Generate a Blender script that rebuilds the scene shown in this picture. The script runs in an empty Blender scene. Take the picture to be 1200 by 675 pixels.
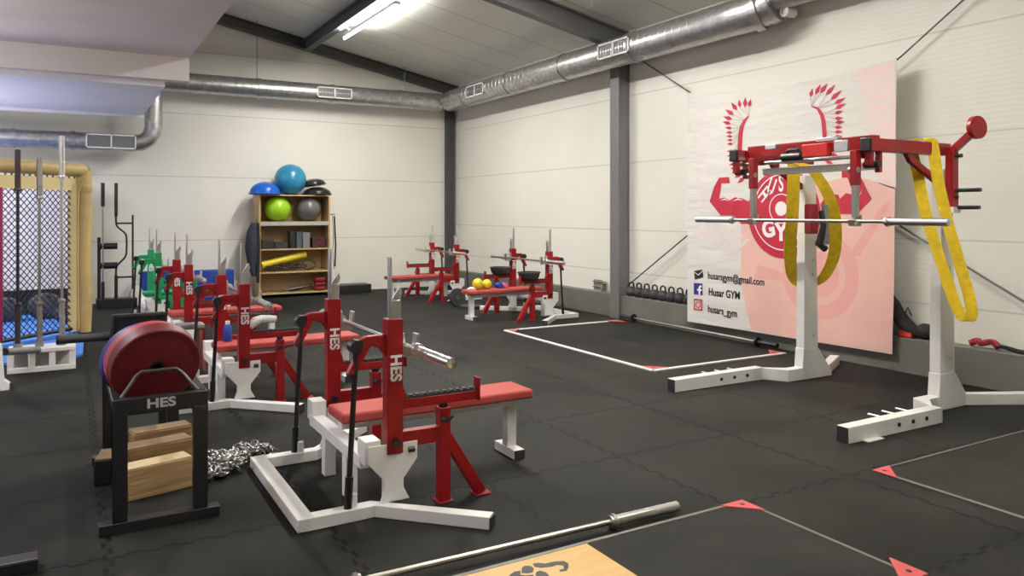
import bpy, bmesh, math, random
from mathutils import Vector, Matrix
random.seed(7)
SC = bpy.context.scene
C = SC.collection
PI = math.pi
R = math.radians

# ------------------------------------------------------------------ camera
F_PX, V_H, H_CAM, YAW = 900.0, 249.0, 1.62, R(30)
cd = bpy.data.cameras.new('camera')
cam = bpy.data.objects.new('camera', cd)
C.objects.link(cam)
cam.location = (0, 0, H_CAM)
cam.rotation_euler = (PI / 2, 0, -YAW)
cd.sensor_fit = 'HORIZONTAL'
cd.sensor_width = 36.0
cd.lens = 36.0 * F_PX / 1200.0
cd.shift_y = (V_H - 337.5) / 1200.0
cd.clip_start = 0.05
SC.camera = cam

def wall_pt(u, v, X):
    """surveyed point of the photo on a plane X = const -> (Y, Z)"""
    s, c = math.sin(YAW), math.cos(YAW)
    r = (u - 600) / F_PX
    d = X / (s + c * r)
    return (c * d - s * r * d, H_CAM - (v - V_H) / F_PX * d)

# ------------------------------------------------------------------ materials
MATS = {}
def mat(name, col, rough=0.5, metal=0.0, var=0.0, vscale=6.0, bump=0.0, bscale=40.0, coat=0.0, emit=None, spec=None):
    if name in MATS: return MATS[name]
    m = bpy.data.materials.new(name); m.use_nodes = True
    nt = m.node_tree; b = nt.nodes['Principled BSDF']
    b.inputs['Base Color'].default_value = (*col, 1)
    b.inputs['Roughness'].default_value = rough
    b.inputs['Metallic'].default_value = metal
    if coat: b.inputs['Coat Weight'].default_value = coat
    if spec is not None: b.inputs['Specular IOR Level'].default_value = spec
    tc = nt.nodes.new('ShaderNodeTexCoord')
    if var:
        n = nt.nodes.new('ShaderNodeTexNoise'); n.inputs['Scale'].default_value = vscale; n.inputs['Detail'].default_value = 5
        nt.links.new(tc.outputs['Object'], n.inputs['Vector'])
        cr = nt.nodes.new('ShaderNodeValToRGB')
        cr.color_ramp.elements[0].position = .3; cr.color_ramp.elements[1].position = .7
        cr.color_ramp.elements[0].color = (*[max(0, x * (1 - var)) for x in col], 1)
        cr.color_ramp.elements[1].color = (*[min(1, x * (1 + var)) for x in col], 1)
        nt.links.new(n.outputs['Fac'], cr.inputs['Fac']); nt.links.new(cr.outputs['Color'], b.inputs['Base Color'])
    if bump:
        n2 = nt.nodes.new('ShaderNodeTexNoise'); n2.inputs['Scale'].default_value = bscale; n2.inputs['Detail'].default_value = 3
        nt.links.new(tc.outputs['Object'], n2.inputs['Vector'])
        bp = nt.nodes.new('ShaderNodeBump'); bp.inputs['Strength'].default_value = bump; bp.inputs['Distance'].default_value = .01
        nt.links.new(n2.outputs['Fac'], bp.inputs['Height']); nt.links.new(bp.outputs['Normal'], b.inputs['Normal'])
    if emit:
        b.inputs['Emission Color'].default_value = (*emit[0], 1); b.inputs['Emission Strength'].default_value = emit[1]
    MATS[name] = m
    return m

RED = mat('red_powder_coat', (.24, .006, .008), .36, var=.10, vscale=9, spec=.35)
WHITE = mat('white_powder_coat', (.78, .77, .74), .38, var=.05, vscale=7)
GREEN = mat('green_powder_coat', (.01, .30, .10), .35, var=.1)
BLACKM = mat('black_steel', (.012, .012, .013), .4, var=.2)
RUBBER = mat('black_rubber', (.022, .022, .023), .7, bump=.2, bscale=90)
CHROME = mat('chrome', (.70, .69, .67), .30, 1.0, var=.04, vscale=30)
STEEL = mat('knurled_steel', (.38, .36, .33), .38, 1.0, var=.08, vscale=60)
DSTEEL = mat('dark_steel', (.16, .15, .145), .4, 1.0, var=.15, vscale=40)
PADRED = mat('red_vinyl', (.38, .062, .054), .6, var=.06, vscale=5, bump=.05, bscale=200, spec=.2)
PLYWOOD = None
YEL = mat('yellow_webbing', (.72, .49, .010), .75, var=.16, vscale=18, bump=.4, bscale=120)
KHAKI = mat('khaki_vinyl', (.50, .37, .15), .55, var=.10, vscale=5, bump=.2, bscale=9)
MAROON = mat('maroon_vinyl', (.22, .012, .06), .5, var=.1)
BLUEMAT = mat('blue_mat', (.05, .20, .62), .6, var=.12, vscale=4)
BLUEDK = mat('royal_blue_vinyl', (.008, .04, .30), .5, var=.1)
BPLATE = mat('blue_bumper_rubber', (.028, .03, .20), .5, var=.1)
RPLATE = mat('red_bumper_rubber', (.13, .006, .010), .5, var=.10, vscale=4, bump=.08, bscale=60)
RPLATE2 = mat('faded_red_bumper_rubber', (.36, .045, .06), .5, var=.10, vscale=4)
GREY = mat('grey_paint', (.18, .18, .18), .5, var=.06)
COLUMN = mat('grey_steel_paint', (.14, .14, .145), .45, var=.06, vscale=3)
COLDK = mat('dark_grey_steel_paint', (.055, .055, .06), .5, var=.08, vscale=3)
CURB = mat('grey_concrete_paint', (.125, .122, .105), .6, var=.12, vscale=2.5, bump=.1)
ALU = mat('aluminium_strip', (.62, .61, .58), .4, .6, var=.1)
TEXTW = mat('white_vinyl_lettering', (.82, .82, .80), .5)
INK = mat('black_ink', (.012, .011, .015), .6)
BRED = mat('banner_red_print', (.40, .010, .035), .65, var=.10, vscale=9)
BPINK = mat('banner_pink_print', (.77, .46, .40), .75, var=.05, vscale=2)
BPINK2 = mat('banner_deep_pink_print', (.76, .37, .34), .75, var=.05, vscale=2)
BPALE = mat('banner_pale_grey_pink_print', (.74, .64, .62), .75, var=.04, vscale=3)
BPALE2 = mat('banner_pale_pink_print', (.80, .62, .59), .75, var=.04, vscale=3)
BWHITE = mat('banner_white_print', (.84, .82, .80), .75)
BQUILL = mat('banner_grey_print', (.52, .44, .44), .75)
FBBLUE = mat('deep_blue_print', (.02, .02, .22), .6)
IGRED = mat('coral_print', (.62, .07, .07), .6)
LAV = mat('mezzanine_paint', (.74, .65, .63), .7, var=.06, vscale=1.2, bump=.05, bscale=3)
FASC = mat('fascia_paint', (.84, .79, .76), .7, var=.04, vscale=1.5)
SOFFIT = mat('soffit_paint', (.80, .77, .82), .6, var=.05, vscale=1.2)
GLOSSBLUE = mat('teal_blue_vinyl_ball', (.03, .22, .38), .3, var=.05, vscale=3)
COBALT = mat('cobalt_dome_vinyl', (.008, .10, .50), .3, var=.05)
LIME = mat('lime_vinyl_ball', (.30, .55, .02), .3, var=.05)
SILVER = mat('grey_vinyl_ball', (.11, .11, .11), .3, var=.06)
BLACKV = mat('black_vinyl', (.015, .015, .016), .33, var=.1)
FABDK = mat('dark_navy_fabric', (.025, .028, .045), .9, var=.25, vscale=14, bump=.6, bscale=16)
FABBLK = mat('black_fabric', (.014, .013, .014), .9, var=.3, vscale=14, bump=.7, bscale=14)
FABRED = mat('red_fabric', (.22, .010, .015), .85, var=.25, vscale=14, bump=.6, bscale=16)
TOWEL = mat('white_towel', (.75, .74, .70), .95, bump=.8, bscale=60)
TAN = mat('tan_plastic', (.55, .36, .16), .5)
YELPL = mat('yellow_vinyl', (.72, .55, .02), .45, var=.06)
BRASS = mat('galvanised_chain', (.42, .42, .40), .4, 1.0, var=.25, vscale=20)
REDPLASTIC = mat('red_plastic', (.55, .03, .03), .45)
CORAL = mat('pink_red_plastic_corner', (.48, .065, .07), .5, var=.08)
TUBE = mat('fluorescent_tube', (1, 1, 1), .4, emit=((1, .98, .92), 9.0))

def wood_mat(name, c1, c2, scale, stretch, rough=.5):
    m = bpy.data.materials.new(name); m.use_nodes = True
    nt = m.node_tree; b = nt.nodes['Principled BSDF']; b.inputs['Roughness'].default_value = rough
    tc = nt.nodes.new('ShaderNodeTexCoord'); mp = nt.nodes.new('ShaderNodeMapping'); mp.inputs['Scale'].default_value = stretch
    n = nt.nodes.new('ShaderNodeTexNoise'); n.inputs['Scale'].default_value = scale; n.inputs['Detail'].default_value = 6; n.inputs['Distortion'].default_value = .6
    cr = nt.nodes.new('ShaderNodeValToRGB')
    cr.color_ramp.elements[0].position = .3; cr.color_ramp.elements[0].color = (*c1, 1)
    cr.color_ramp.elements[1].position = .7; cr.color_ramp.elements[1].color = (*c2, 1)
    L = nt.links.new
    L(tc.outputs['Object'], mp.inputs['Vector']); L(mp.outputs['Vector'], n.inputs['Vector']); L(n.outputs['Fac'], cr.inputs['Fac']); L(cr.outputs['Color'], b.inputs['Base Color'])
    return m
PLY = wood_mat('birch_plywood', (.58, .34, .11), (.66, .42, .16), 3, (1, 6, 1), .35)
SHELFWOOD = wood_mat('chipboard', (.42, .29, .13), (.52, .37, .18), 4, (1, 1, 5))
PINE = wood_mat('stained_pine', (.26, .15, .06), (.50, .34, .16), 5, (.6, 5, 12), .55)
PINED = wood_mat('dark_stained_pine', (.17, .09, .035), (.33, .21, .10), 5, (.6, 5, 12), .55)
PINEL = wood_mat('raw_pine', (.50, .36, .19), (.62, .48, .28), 5, (1, 5, 9), .6)

def floor_mat():
    m = bpy.data.materials.new('rubber_tile_floor'); m.use_nodes = True
    nt = m.node_tree; b = nt.nodes['Principled BSDF']; L = nt.links.new; N = nt.nodes.new
    tc = N('ShaderNodeTexCoord')
    sep = N('ShaderNodeSeparateXYZ'); L(tc.outputs['Object'], sep.inputs[0])
    def M(op, a, bb=None, c=None):
        n = N('ShaderNodeMath'); n.operation = op
        for i, x in enumerate((a, bb, c)):
            if x is None: continue
            if isinstance(x, (int, float)): n.inputs[i].default_value = x
            else: L(x, n.inputs[i])
        return n.outputs[0]
    def seam(a, other, off):
        # interlocking wiggle: tooth profile along the joint
        tooth = M('MULTIPLY', M('SIGN', M('SINE', M('MULTIPLY', other, 2 * PI / .155))), .013)
        x = M('ADD', M('ADD', a, off), tooth)
        f = M('ABSOLUTE', M('SUBTRACT', M('FRACT', x), .5))
        return M('SUBTRACT', .5, f)          # distance to the joint
    d = M('MINIMUM', seam(sep.outputs[0], sep.outputs[1], -.16 + 10), seam(sep.outputs[1], sep.outputs[0], -.06 + 10))
    line = N('ShaderNodeMapRange'); line.inputs[1].default_value = .005; line.inputs[2].default_value = .015
    line.inputs[3].default_value = .0; line.inputs[4].default_value = 1.0
    L(d, line.inputs[0])
    n1 = N('ShaderNodeTexNoise'); n1.inputs['Scale'].default_value = 1.1; n1.inputs['Detail'].default_value = 8; n1.inputs['Roughness'].default_value = .65
    L(tc.outputs['Object'], n1.inputs['Vector'])
    n2 = N('ShaderNodeTexNoise'); n2.inputs['Scale'].default_value = 260; n2.inputs['Detail'].default_value = 2
    L(tc.outputs['Object'], n2.inputs['Vector'])
    n3 = N('ShaderNodeTexNoise'); n3.inputs['Scale'].default_value = .45; n3.inputs['Detail'].default_value = 3
    L(tc.outputs['Object'], n3.inputs['Vector'])
    cr = N('ShaderNodeValToRGB')
    e = cr.color_ramp.elements
    e[0].position = .36; e[0].color = (.0080, .0081, .0071, 1)
    e[1].position = .68; e[1].color = (.033, .0325, .028, 1)
    L(M('ADD', M('MULTIPLY', n1.outputs['Fac'], .7), M('MULTIPLY', n3.outputs['Fac'], .3)), cr.inputs['Fac'])
    mx = N('ShaderNodeMix'); mx.data_type = 'RGBA'; mx.blend_type = 'MULTIPLY'; mx.inputs['Factor'].default_value = .55
    L(cr.outputs['Color'], mx.inputs['A'])
    cr2 = N('ShaderNodeValToRGB'); cr2.color_ramp.elements[0].position = .35; cr2.color_ramp.elements[1].position = .65
    cr2.color_ramp.elements[0].color = (.55, .55, .55, 1); cr2.color_ramp.elements[1].color = (1.15, 1.15, 1.15, 1)
    L(n2.outputs['Fac'], cr2.inputs['Fac']); L(cr2.outputs['Color'], mx.inputs['B'])
    mx2 = N('ShaderNodeMix'); mx2.data_type = 'RGBA'
    mx2.inputs['A'].default_value = (.003, .003, .003, 1)
    L(mx.outputs['Result'], mx2.inputs['B'])
    # joints show strongly only in places, as worn tiles do
    fade = N('ShaderNodeMapRange'); fade.inputs[1].default_value = .40; fade.inputs[2].default_value = .58
    fade.inputs[3].default_value = .30; fade.inputs[4].default_value = 0.0
    n4 = N('ShaderNodeTexNoise'); n4.inputs['Scale'].default_value = .9
    L(tc.outputs['Object'], n4.inputs['Vector']); L(n4.outputs['Fac'], fade.inputs[0])
    L(M('MAXIMUM', line.outputs[0], fade.outputs[0]), mx2.inputs['Factor'])
    L(mx2.outputs['Result'], b.inputs['Base Color'])
    rr = N('ShaderNodeMapRange'); rr.inputs[3].default_value = .55; rr.inputs[4].default_value = .80
    L(n1.outputs['Fac'], rr.inputs[0]); L(rr.outputs[0], b.inputs['Roughness'])
    b.inputs['Specular IOR Level'].default_value = .10
    bp = N('ShaderNodeBump'); bp.inputs['Strength'].default_value = .25; bp.inputs['Distance'].default_value = .004
    L(M('ADD', n2.outputs['Fac'], line.outputs[0]), bp.inputs['Height']); L(bp.outputs['Normal'], b.inputs['Normal'])
    return m

def panel_mat(name, col, axis_h, seams, ribs=True):
    """sandwich-panel wall: thin dark horizontal joints at given heights + faint micro ribs"""
    m = bpy.data.materials.new(name); m.use_nodes = True
    nt = m.node_tree; b = nt.nodes['Principled BSDF']; L = nt.links.new; N = nt.nodes.new
    b.inputs['Roughness'].default_value = .42
    tc = N('ShaderNodeTexCoord'); sep = N('ShaderNodeSeparateXYZ'); L(tc.outputs['Object'], sep.inputs[0])
    z = sep.outputs[2]
    prev = None
    for h in seams:
        s = N('ShaderNodeMath'); s.operation = 'SUBTRACT'; L(z, s.inputs[0]); s.inputs[1].default_value = h
        a = N('ShaderNodeMath'); a.operation = 'ABSOLUTE'; L(s.outputs[0], a.inputs[0])
        if prev is None: prev = a
        else:
            mn = N('ShaderNodeMath'); mn.operation = 'MINIMUM'; L(prev.outputs[0], mn.inputs[0]); L(a.outputs[0], mn.inputs[1]); prev = mn
    mr = N('ShaderNodeMapRange'); mr.inputs[1].default_value = .002; mr.inputs[2].default_value = .014
    L(prev.outputs[0], mr.inputs[0])
    n1 = N('ShaderNodeTexNoise'); n1.inputs['Scale'].default_value = .7; n1.inputs['Detail'].default_value = 4
    L(tc.outputs['Object'], n1.inputs['Vector'])
    cr = N('ShaderNodeValToRGB')
    cr.color_ramp.elements[0].position = .3; cr.color_ramp.elements[0].color = (*[x * .95 for x in col], 1)
    cr.color_ramp.elements[1].position = .7; cr.color_ramp.elements[1].color = (*[min(1, x * 1.03) for x in col], 1)
    L(n1.outputs['Fac'], cr.inputs['Fac'])
    mx = N('ShaderNodeMix'); mx.data_type = 'RGBA'
    mx.inputs['A'].default_value = (*[x * .72 for x in col], 1)
    L(mr.outputs[0], mx.inputs['Factor']); L(cr.outputs['Color'], mx.inputs['B'])
    L(mx.outputs['Result'], b.inputs['Base Color'])
    w = N('ShaderNodeMath'); w.operation = 'SINE'
    mlt = N('ShaderNodeMath'); mlt.operation = 'MULTIPLY'; mlt.inputs[1].default_value = 2 * PI / .05
    L(z, mlt.inputs[0]); L(mlt.outputs[0], w.inputs[0])
    bp = N('ShaderNodeBump'); bp.inputs['Strength'].default_value = .05; bp.inputs['Distance'].default_value = .004
    L(w.outputs[0], bp.inputs['Height']); L(bp.outputs['Normal'], b.inputs['Normal'])
    return m

def roof_mat():
    m = bpy.data.materials.new('roof_sandwich_panel'); m.use_nodes = True
    nt = m.node_tree; b = nt.nodes['Principled BSDF']; L = nt.links.new; N = nt.nodes.new
    b.inputs['Roughness'].default_value = .45
    tc = N('ShaderNodeTexCoord'); sep = N('ShaderNodeSeparateXYZ'); L(tc.outputs['Object'], sep.inputs[0])
    f = N('ShaderNodeMath'); f.operation = 'FRACT'; a = N('ShaderNodeMath'); a.operation = 'ADD'; a.inputs[1].default_value = 100.35
    L(sep.outputs[1], a.inputs[0]); L(a.outputs[0], f.inputs[0])
    d = N('ShaderNodeMath'); d.operation = 'SUBTRACT'; d.inputs[1].default_value = .5; L(f.outputs[0], d.inputs[0])
    ab = N('ShaderNodeMath'); ab.operation = 'ABSOLUTE'; L(d.outputs[0], ab.inputs[0])
    mr = N('ShaderNodeMapRange'); mr.inputs[1].default_value = .006; mr.inputs[2].default_value = .02; L(ab.outputs[0], mr.inputs[0])
    n1 = N('ShaderNodeTexNoise'); n1.inputs['Scale'].default_value = .5; n1.inputs['Detail'].default_value = 4; L(tc.outputs['Object'], n1.inputs['Vector'])
    cr = N('ShaderNodeValToRGB'); cr.color_ramp.elements[0].color = (.74, .74, .65, 1); cr.color_ramp.elements[1].color = (.84, .84, .75, 1)
    L(n1.outputs['Fac'], cr.inputs['Fac'])
    mx = N('ShaderNodeMix'); mx.data_type = 'RGBA'; mx.inputs['A'].default_value = (.46, .45, .40, 1)
    L(mr.outputs[0], mx.inputs['Factor']); L(cr.outputs['Color'], mx.inputs['B']); L(mx.outputs['Result'], b.inputs['Base Color'])
    return m

def duct_mat():
    m = bpy.data.materials.new('galvanised_duct'); m.use_nodes = True
    nt = m.node_tree; b = nt.nodes['Principled BSDF']; L = nt.links.new; N = nt.nodes.new
    b.inputs['Metallic'].default_value = .85; b.inputs['Roughness'].default_value = .34
    tc = N('ShaderNodeTexCoord')
    w = N('ShaderNodeTexVoronoi'); w.inputs['Scale'].default_value = 18
    L(tc.outputs['Object'], w.inputs['Vector'])
    cr = N('ShaderNodeValToRGB'); cr.color_ramp.elements[0].color = (.40, .40, .40, 1); cr.color_ramp.elements[1].color = (.58, .58, .57, 1)
    L(w.outputs['Color'], cr.inputs['Fac']); L(cr.outputs['Color'], b.inputs['Base Color'])
    return m
FLOOR, ROOF, DUCT = floor_mat(), roof_mat(), duct_mat()
WALLR = panel_mat('wall_panel_right', (.765, .74, .665), 1, [.70, 1.35, 2.38, 3.41])
WALLB = panel_mat('wall_panel_back', (.765, .745, .665), 0, [1.10, 2.29, 3.47, 4.65])

def banner_mat():
    m = bpy.data.materials.new('banner_cloth'); m.use_nodes = True
    nt = m.node_tree; b = nt.nodes['Principled BSDF']; L = nt.links.new; N = nt.nodes.new
    b.inputs['Base Color'].default_value = (.70, .665, .63, 1); b.inputs['Roughness'].default_value = .8
    tc = N('ShaderNodeTexCoord'); mp = N('ShaderNodeMapping'); mp.inputs['Rotation'].default_value = (R(35), 0, 0); mp.inputs['Scale'].default_value = (1, .5, 2.2)
    n = N('ShaderNodeTexNoise'); n.inputs['Scale'].default_value = 1.6; n.inputs['Detail'].default_value = 4
    L(tc.outputs['Object'], mp.inputs['Vector']); L(mp.outputs['Vector'], n.inputs['Vector'])
    bp = N('ShaderNodeBump'); bp.inputs['Strength'].default_value = .6; bp.inputs['Distance'].default_value = .06
    L(n.outputs['Fac'], bp.inputs['Height']); L(bp.outputs['Normal'], b.inputs['Normal'])
    return m
BANNER = banner_mat()

# ------------------------------------------------------------------ mesh builder
class MB:
    def __init__(s): s.v = []; s.f = []; s.sm = []
    def add(s, vs, fs, smooth=False):
        o = len(s.v); s.v += [tuple(x) for x in vs]
        for f in fs: s.f.append([i + o for i in f]); s.sm.append(smooth)
        return s
    def box(s, x0, x1, y0, y1, z0, z1):
        x0, x1 = min(x0, x1), max(x0, x1); y0, y1 = min(y0, y1), max(y0, y1); z0, z1 = min(z0, z1), max(z0, z1)
        vs = [(x0, y0, z0), (x1, y0, z0), (x1, y1, z0), (x0, y1, z0), (x0, y0, z1), (x1, y0, z1), (x1, y1, z1), (x0, y1, z1)]
        return s.add(vs, [(0, 3, 2, 1), (4, 5, 6, 7), (0, 1, 5, 4), (1, 2, 6, 5), (2, 3, 7, 6), (3, 0, 4, 7)])
    def beam(s, p, q, w, h, up=(0, 0, 1)):
        """rectangular bar from p to q; w across, h along 'up'"""
        p, q = Vector(p), Vector(q); d = (q - p).normalized(); u = Vector(up)
        if abs(d.dot(u)) > .98: u = Vector((1, 0, 0))
        a = d.cross(u).normalized(); u = a.cross(d).normalized()
        vs = []
        for c in (p, q):
            for i, j in ((-1, -1), (1, -1), (1, 1), (-1, 1)): vs.append(c + a * (w / 2 * i) + u * (h / 2 * j))
        return s.add(vs, [(0, 1, 2, 3), (7, 6, 5, 4), (0, 4, 5, 1), (1, 5, 6, 2), (2, 6, 7, 3), (3, 7, 4, 0)])
    def tube(s, p, q, r, r2=None, n=14, caps=True):
        p, q = Vector(p), Vector(q); d = (q - p).normalized()
        u = Vector((0, 0, 1)) if abs(d.z) < .9 else Vector((1, 0, 0))
        a = d.cross(u).normalized(); u = a.cross(d)
        r2 = r if r2 is None else r2
        vs = []
        for c, rr in ((p, r), (q, r2)):
            for k in range(n): t = 2 * PI * k / n; vs.append(c + a * math.cos(t) * rr + u * math.sin(t) * rr)
        s.add(vs, [(k, (k + 1) % n, n + (k + 1) % n, n + k) for k in range(n)], True)
        if caps:
            s.add(vs[:n], [tuple(range(n - 1, -1, -1))]); s.add(vs[n:], [tuple(range(n))])
        return s
    def path(s, pts, r, n=10, closed=False):
        pts = [Vector(p) for p in pts]; m = len(pts); vs = []
        prev_u = None
        for i, c in enumerate(pts):
            if closed: d = (pts[(i + 1) % m] - pts[i - 1]).normalized()
            else: d = (pts[min(i + 1, m - 1)] - pts[max(i - 1, 0)]).normalized()
            u = prev_u if prev_u is not None else (Vector((0, 0, 1)) if abs(d.z) < .9 else Vector((1, 0, 0)))
            a = d.cross(u)
            if a.length < 1e-4: u = Vector((0, 1, 0)); a = d.cross(u)
            a.normalize(); u = a.cross(d).normalized(); prev_u = u
            rr = r[i] if isinstance(r, (list, tuple)) else r
            for k in range(n): t = 2 * PI * k / n; vs.append(c + a * math.cos(t) * rr + u * math.sin(t) * rr)
        fs = []
        for i in range(m if closed else m - 1):
            j = (i + 1) % m
            for k in range(n): fs.append((i * n + k, i * n + (k + 1) % n, j * n + (k + 1) % n, j * n + k))
        s.add(vs, fs, True)
        if not closed: s.add(vs[:n], [tuple(range(n - 1, -1, -1))]); s.add(vs[-n:], [tuple(range(n))])
        return s
    def strip(s, pts, w, t, side):
        """flat webbing band along pts; w = width along 'side', t = thickness"""
        pts = [Vector(p) for p in pts]; m = len(pts); sd = Vector(side).normalized(); vs = []
        for i, c in enumerate(pts):
            d = (pts[min(i + 1, m - 1)] - pts[max(i - 1, 0)]).normalized(); nn = d.cross(sd).normalized()
            for a, b2 in ((-1, -1), (1, -1), (1, 1), (-1, 1)): vs.append(c + sd * (w / 2 * a) + nn * (t / 2 * b2))
        fs = []
        for i in range(m - 1):
            for k in range(4): fs.append((i * 4 + k, i * 4 + (k + 1) % 4, i * 4 + 4 + (k + 1) % 4, i * 4 + 4 + k))
        fs += [(3, 2, 1, 0), tuple(range(m * 4 - 4, m * 4))]
        return s.add(vs, fs)
    def prism(s, poly, axis, a, b):
        """2-D polygon extruded along axis: 'y' -> poly is (x,z); 'x' -> (y,z); 'z' -> (x,y)"""
        def P(p, t): return {'y': (p[0], t, p[1]), 'x': (t, p[0], p[1]), 'z': (p[0], p[1], t)}[axis]
        n = len(poly)
        vs = [P(p, a) for p in poly] + [P(p, b) for p in poly]
        return s.add(vs, [tuple(range(n)), tuple(range(2 * n - 1, n - 1, -1))] + [(k, n + k, n + (k + 1) % n, (k + 1) % n) for k in range(n)])
    def lathe(s, prof, base, axis=(0, 0, 1), n=28):
        """prof: list of (radius, distance along the axis)"""
        d = Vector(axis).normalized(); u = Vector((0, 0, 1)) if abs(d.z) < .9 else Vector((1, 0, 0))
        a = d.cross(u).normalized(); u = a.cross(d); b = Vector(base); vs = []
        for r, h in prof:
            for k in range(n): t = 2 * PI * k / n; vs.append(b + d * h + a * math.cos(t) * max(r, 1e-4) + u * math.sin(t) * max(r, 1e-4))
        m = len(prof)
        return s.add(vs, [(i * n + k, i * n + (k + 1) % n, i * n + n + (k + 1) % n, i * n + n + k) for i in range(m - 1) for k in range(n)], True)
    def ball(s, c, r, nu=32, nv=18, sc=(1, 1, 1), half=False):
        vs = []; v0 = 0 if half else -PI / 2
        for i in range(nv + 1):
            ph = v0 + (PI / 2 - v0) * i / nv
            for k in range(nu):
                t = 2 * PI * k / nu
                vs.append((c[0] + sc[0] * r * math.cos(ph) * math.cos(t), c[1] + sc[1] * r * math.cos(ph) * math.sin(t), c[2] + sc[2] * r * math.sin(ph)))
        s.add(vs, [(i * nu + k, i * nu + (k + 1) % nu, i * nu + nu + (k + 1) % nu, i * nu + nu + k) for i in range(nv) for k in range(nu)], True)
        if half: s.add(vs[:nu], [tuple(range(nu - 1, -1, -1))])
        return s
    def build(s, name, m, parent=None, bevel=0.0, seg=2, loc=None, rot=None, label=None):
        me = bpy.data.meshes.new(name); me.from_pydata(s.v, [], s.f); me.materials.append(m)
        bm = bmesh.new(); bm.from_mesh(me)
        for i, f in enumerate(bm.faces): f.smooth = s.sm[i] if i < len(s.sm) else False
        bmesh.ops.remove_doubles(bm, verts=bm.verts, dist=1e-5)
        bmesh.ops.recalc_face_normals(bm, faces=bm.faces)
        bm.to_mesh(me); bm.free()
        me.set_sharp_from_angle(angle=R(38))
        o = bpy.data.objects.new(name, me); C.objects.link(o)
        if parent: o.parent = parent
        if loc: o.location = loc
        if rot: o.rotation_euler = rot
        if label: o['label'] = label
        if bevel:
            b = o.modifiers.new('bevel', 'BEVEL'); b.width = bevel; b.segments = seg; b.limit_method = 'ANGLE'; b.angle_limit = R(40)
        return o

def tag(o, label, cat, group=None):
    o['label'] = label; o['category'] = cat
    if group: o['group'] = group
    return o
def thing(name, label, cat, loc=(0, 0, 0), rz=0.0, group=None):
    o = bpy.data.objects.new(name, None); C.objects.link(o); o.empty_display_size = .1
    o.location = loc; o.rotation_euler = (0, 0, rz)
    return tag(o, label, cat, group)
def struct(o): o['kind'] = 'structure'; return o
def copy_tree(o, parent=None):
    c = o.copy(); C.objects.link(c)
    if parent: c.parent = parent
    for ch in list(o.children): copy_tree(ch, c)
    return c
def text_mesh(txt, size, m, name, parent, matrix, extr=.0008, bold=.0, sx=1.0, align='CENTER'):
    cu = bpy.data.curves.new(name, 'FONT'); cu.body = txt; cu.size = size; cu.extrude = extr; cu.offset = bold
    cu.align_x = align; cu.align_y = 'CENTER'
    tmp = bpy.data.objects.new('tmp_text', cu); C.objects.link(tmp)
    bpy.context.view_layer.update()
    me = bpy.data.meshes.new_from_object(tmp.evaluated_get(bpy.context.evaluated_depsgraph_get()))
    bpy.data.objects.remove(tmp)
    me.transform(Matrix.Diagonal((sx, 1, 1, 1))); me.transform(matrix)
    me.materials.clear(); me.materials.append(m); me.name = name
    o = bpy.data.objects.new(name, me); C.objects.link(o)
    if parent: o.parent = parent
    return o
def basis(xdir, ydir, loc):
    x, y = Vector(xdir).normalized(), Vector(ydir).normalized(); z = x.cross(y)
    return Matrix(((x.x, y.x, z.x, loc[0]), (x.y, y.y, z.y, loc[1]), (x.z, y.z, z.z, loc[2]), (0, 0, 0, 1)))

# ------------------------------------------------------------------ room shell
XW, YB = 7.46, 15.5
def roof_z(x): return 4.40 + .2 * (XW - x) if x > 0 else 4.40 + .2 * XW + .2 * x
XL, YF = -7.0, -4.5
struct(MB().box(XL - .3, XW + .3, YF - .3, YB + .3, -.1, 0).build('floor', FLOOR))
struct(MB().box(XW, XW + .15, YF, YB + .15, 0, 4.55).build('wall_right', WALLR))
struct(MB().prism([(XL, 0), (XW, 0), (XW, 4.42), (0, roof_z(0) + .05), (XL, roof_z(XL))], 'y', YB, YB + .15).build('wall_back', WALLB))
struct(MB().prism([(XL, 0), (XW, 0), (XW, 4.42), (0, roof_z(0) + .05), (XL, roof_z(XL))], 'y', YF - .15, YF).build('wall_front', WALLB))
struct(MB().box(XL - .15, XL, YF, YB, 0, 4.6).build('wall_left', WALLB))
struct(MB().prism([(XW + .15, roof_z(XW + .15)), (0, roof_z(0)), (XL - .15, roof_z(XL - .15)), (XL - .15, roof_z(XL - .15) + .12), (0, roof_z(0) + .12), (XW + .15, roof_z(XW + .15) + .12)], 'y', YF - .15, YB + .15).build('ceiling', ROOF))
# concrete kerb along the right wall (its top is a ledge)
struct(MB().box(7.30, XW, YF, YB, 0, .355).build('trim_1', CURB, bevel=.008))
# columns
struct(MB().box(7.22, 7.40, 15.38, 15.5, .0, 4.30).build('trim_2', COLDK, bevel=.006))
mc = MB()
mc.box(7.25, 7.27, 9.31, 9.53, 0, 4.3); mc.box(7.44, 7.46, 9.31, 9.53, .36, 4.3); mc.box(7.27, 7.44, 9.325, 9.515, .0, 4.3)
struct(mc.build('trim_3', COLUMN, bevel=.004))
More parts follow.
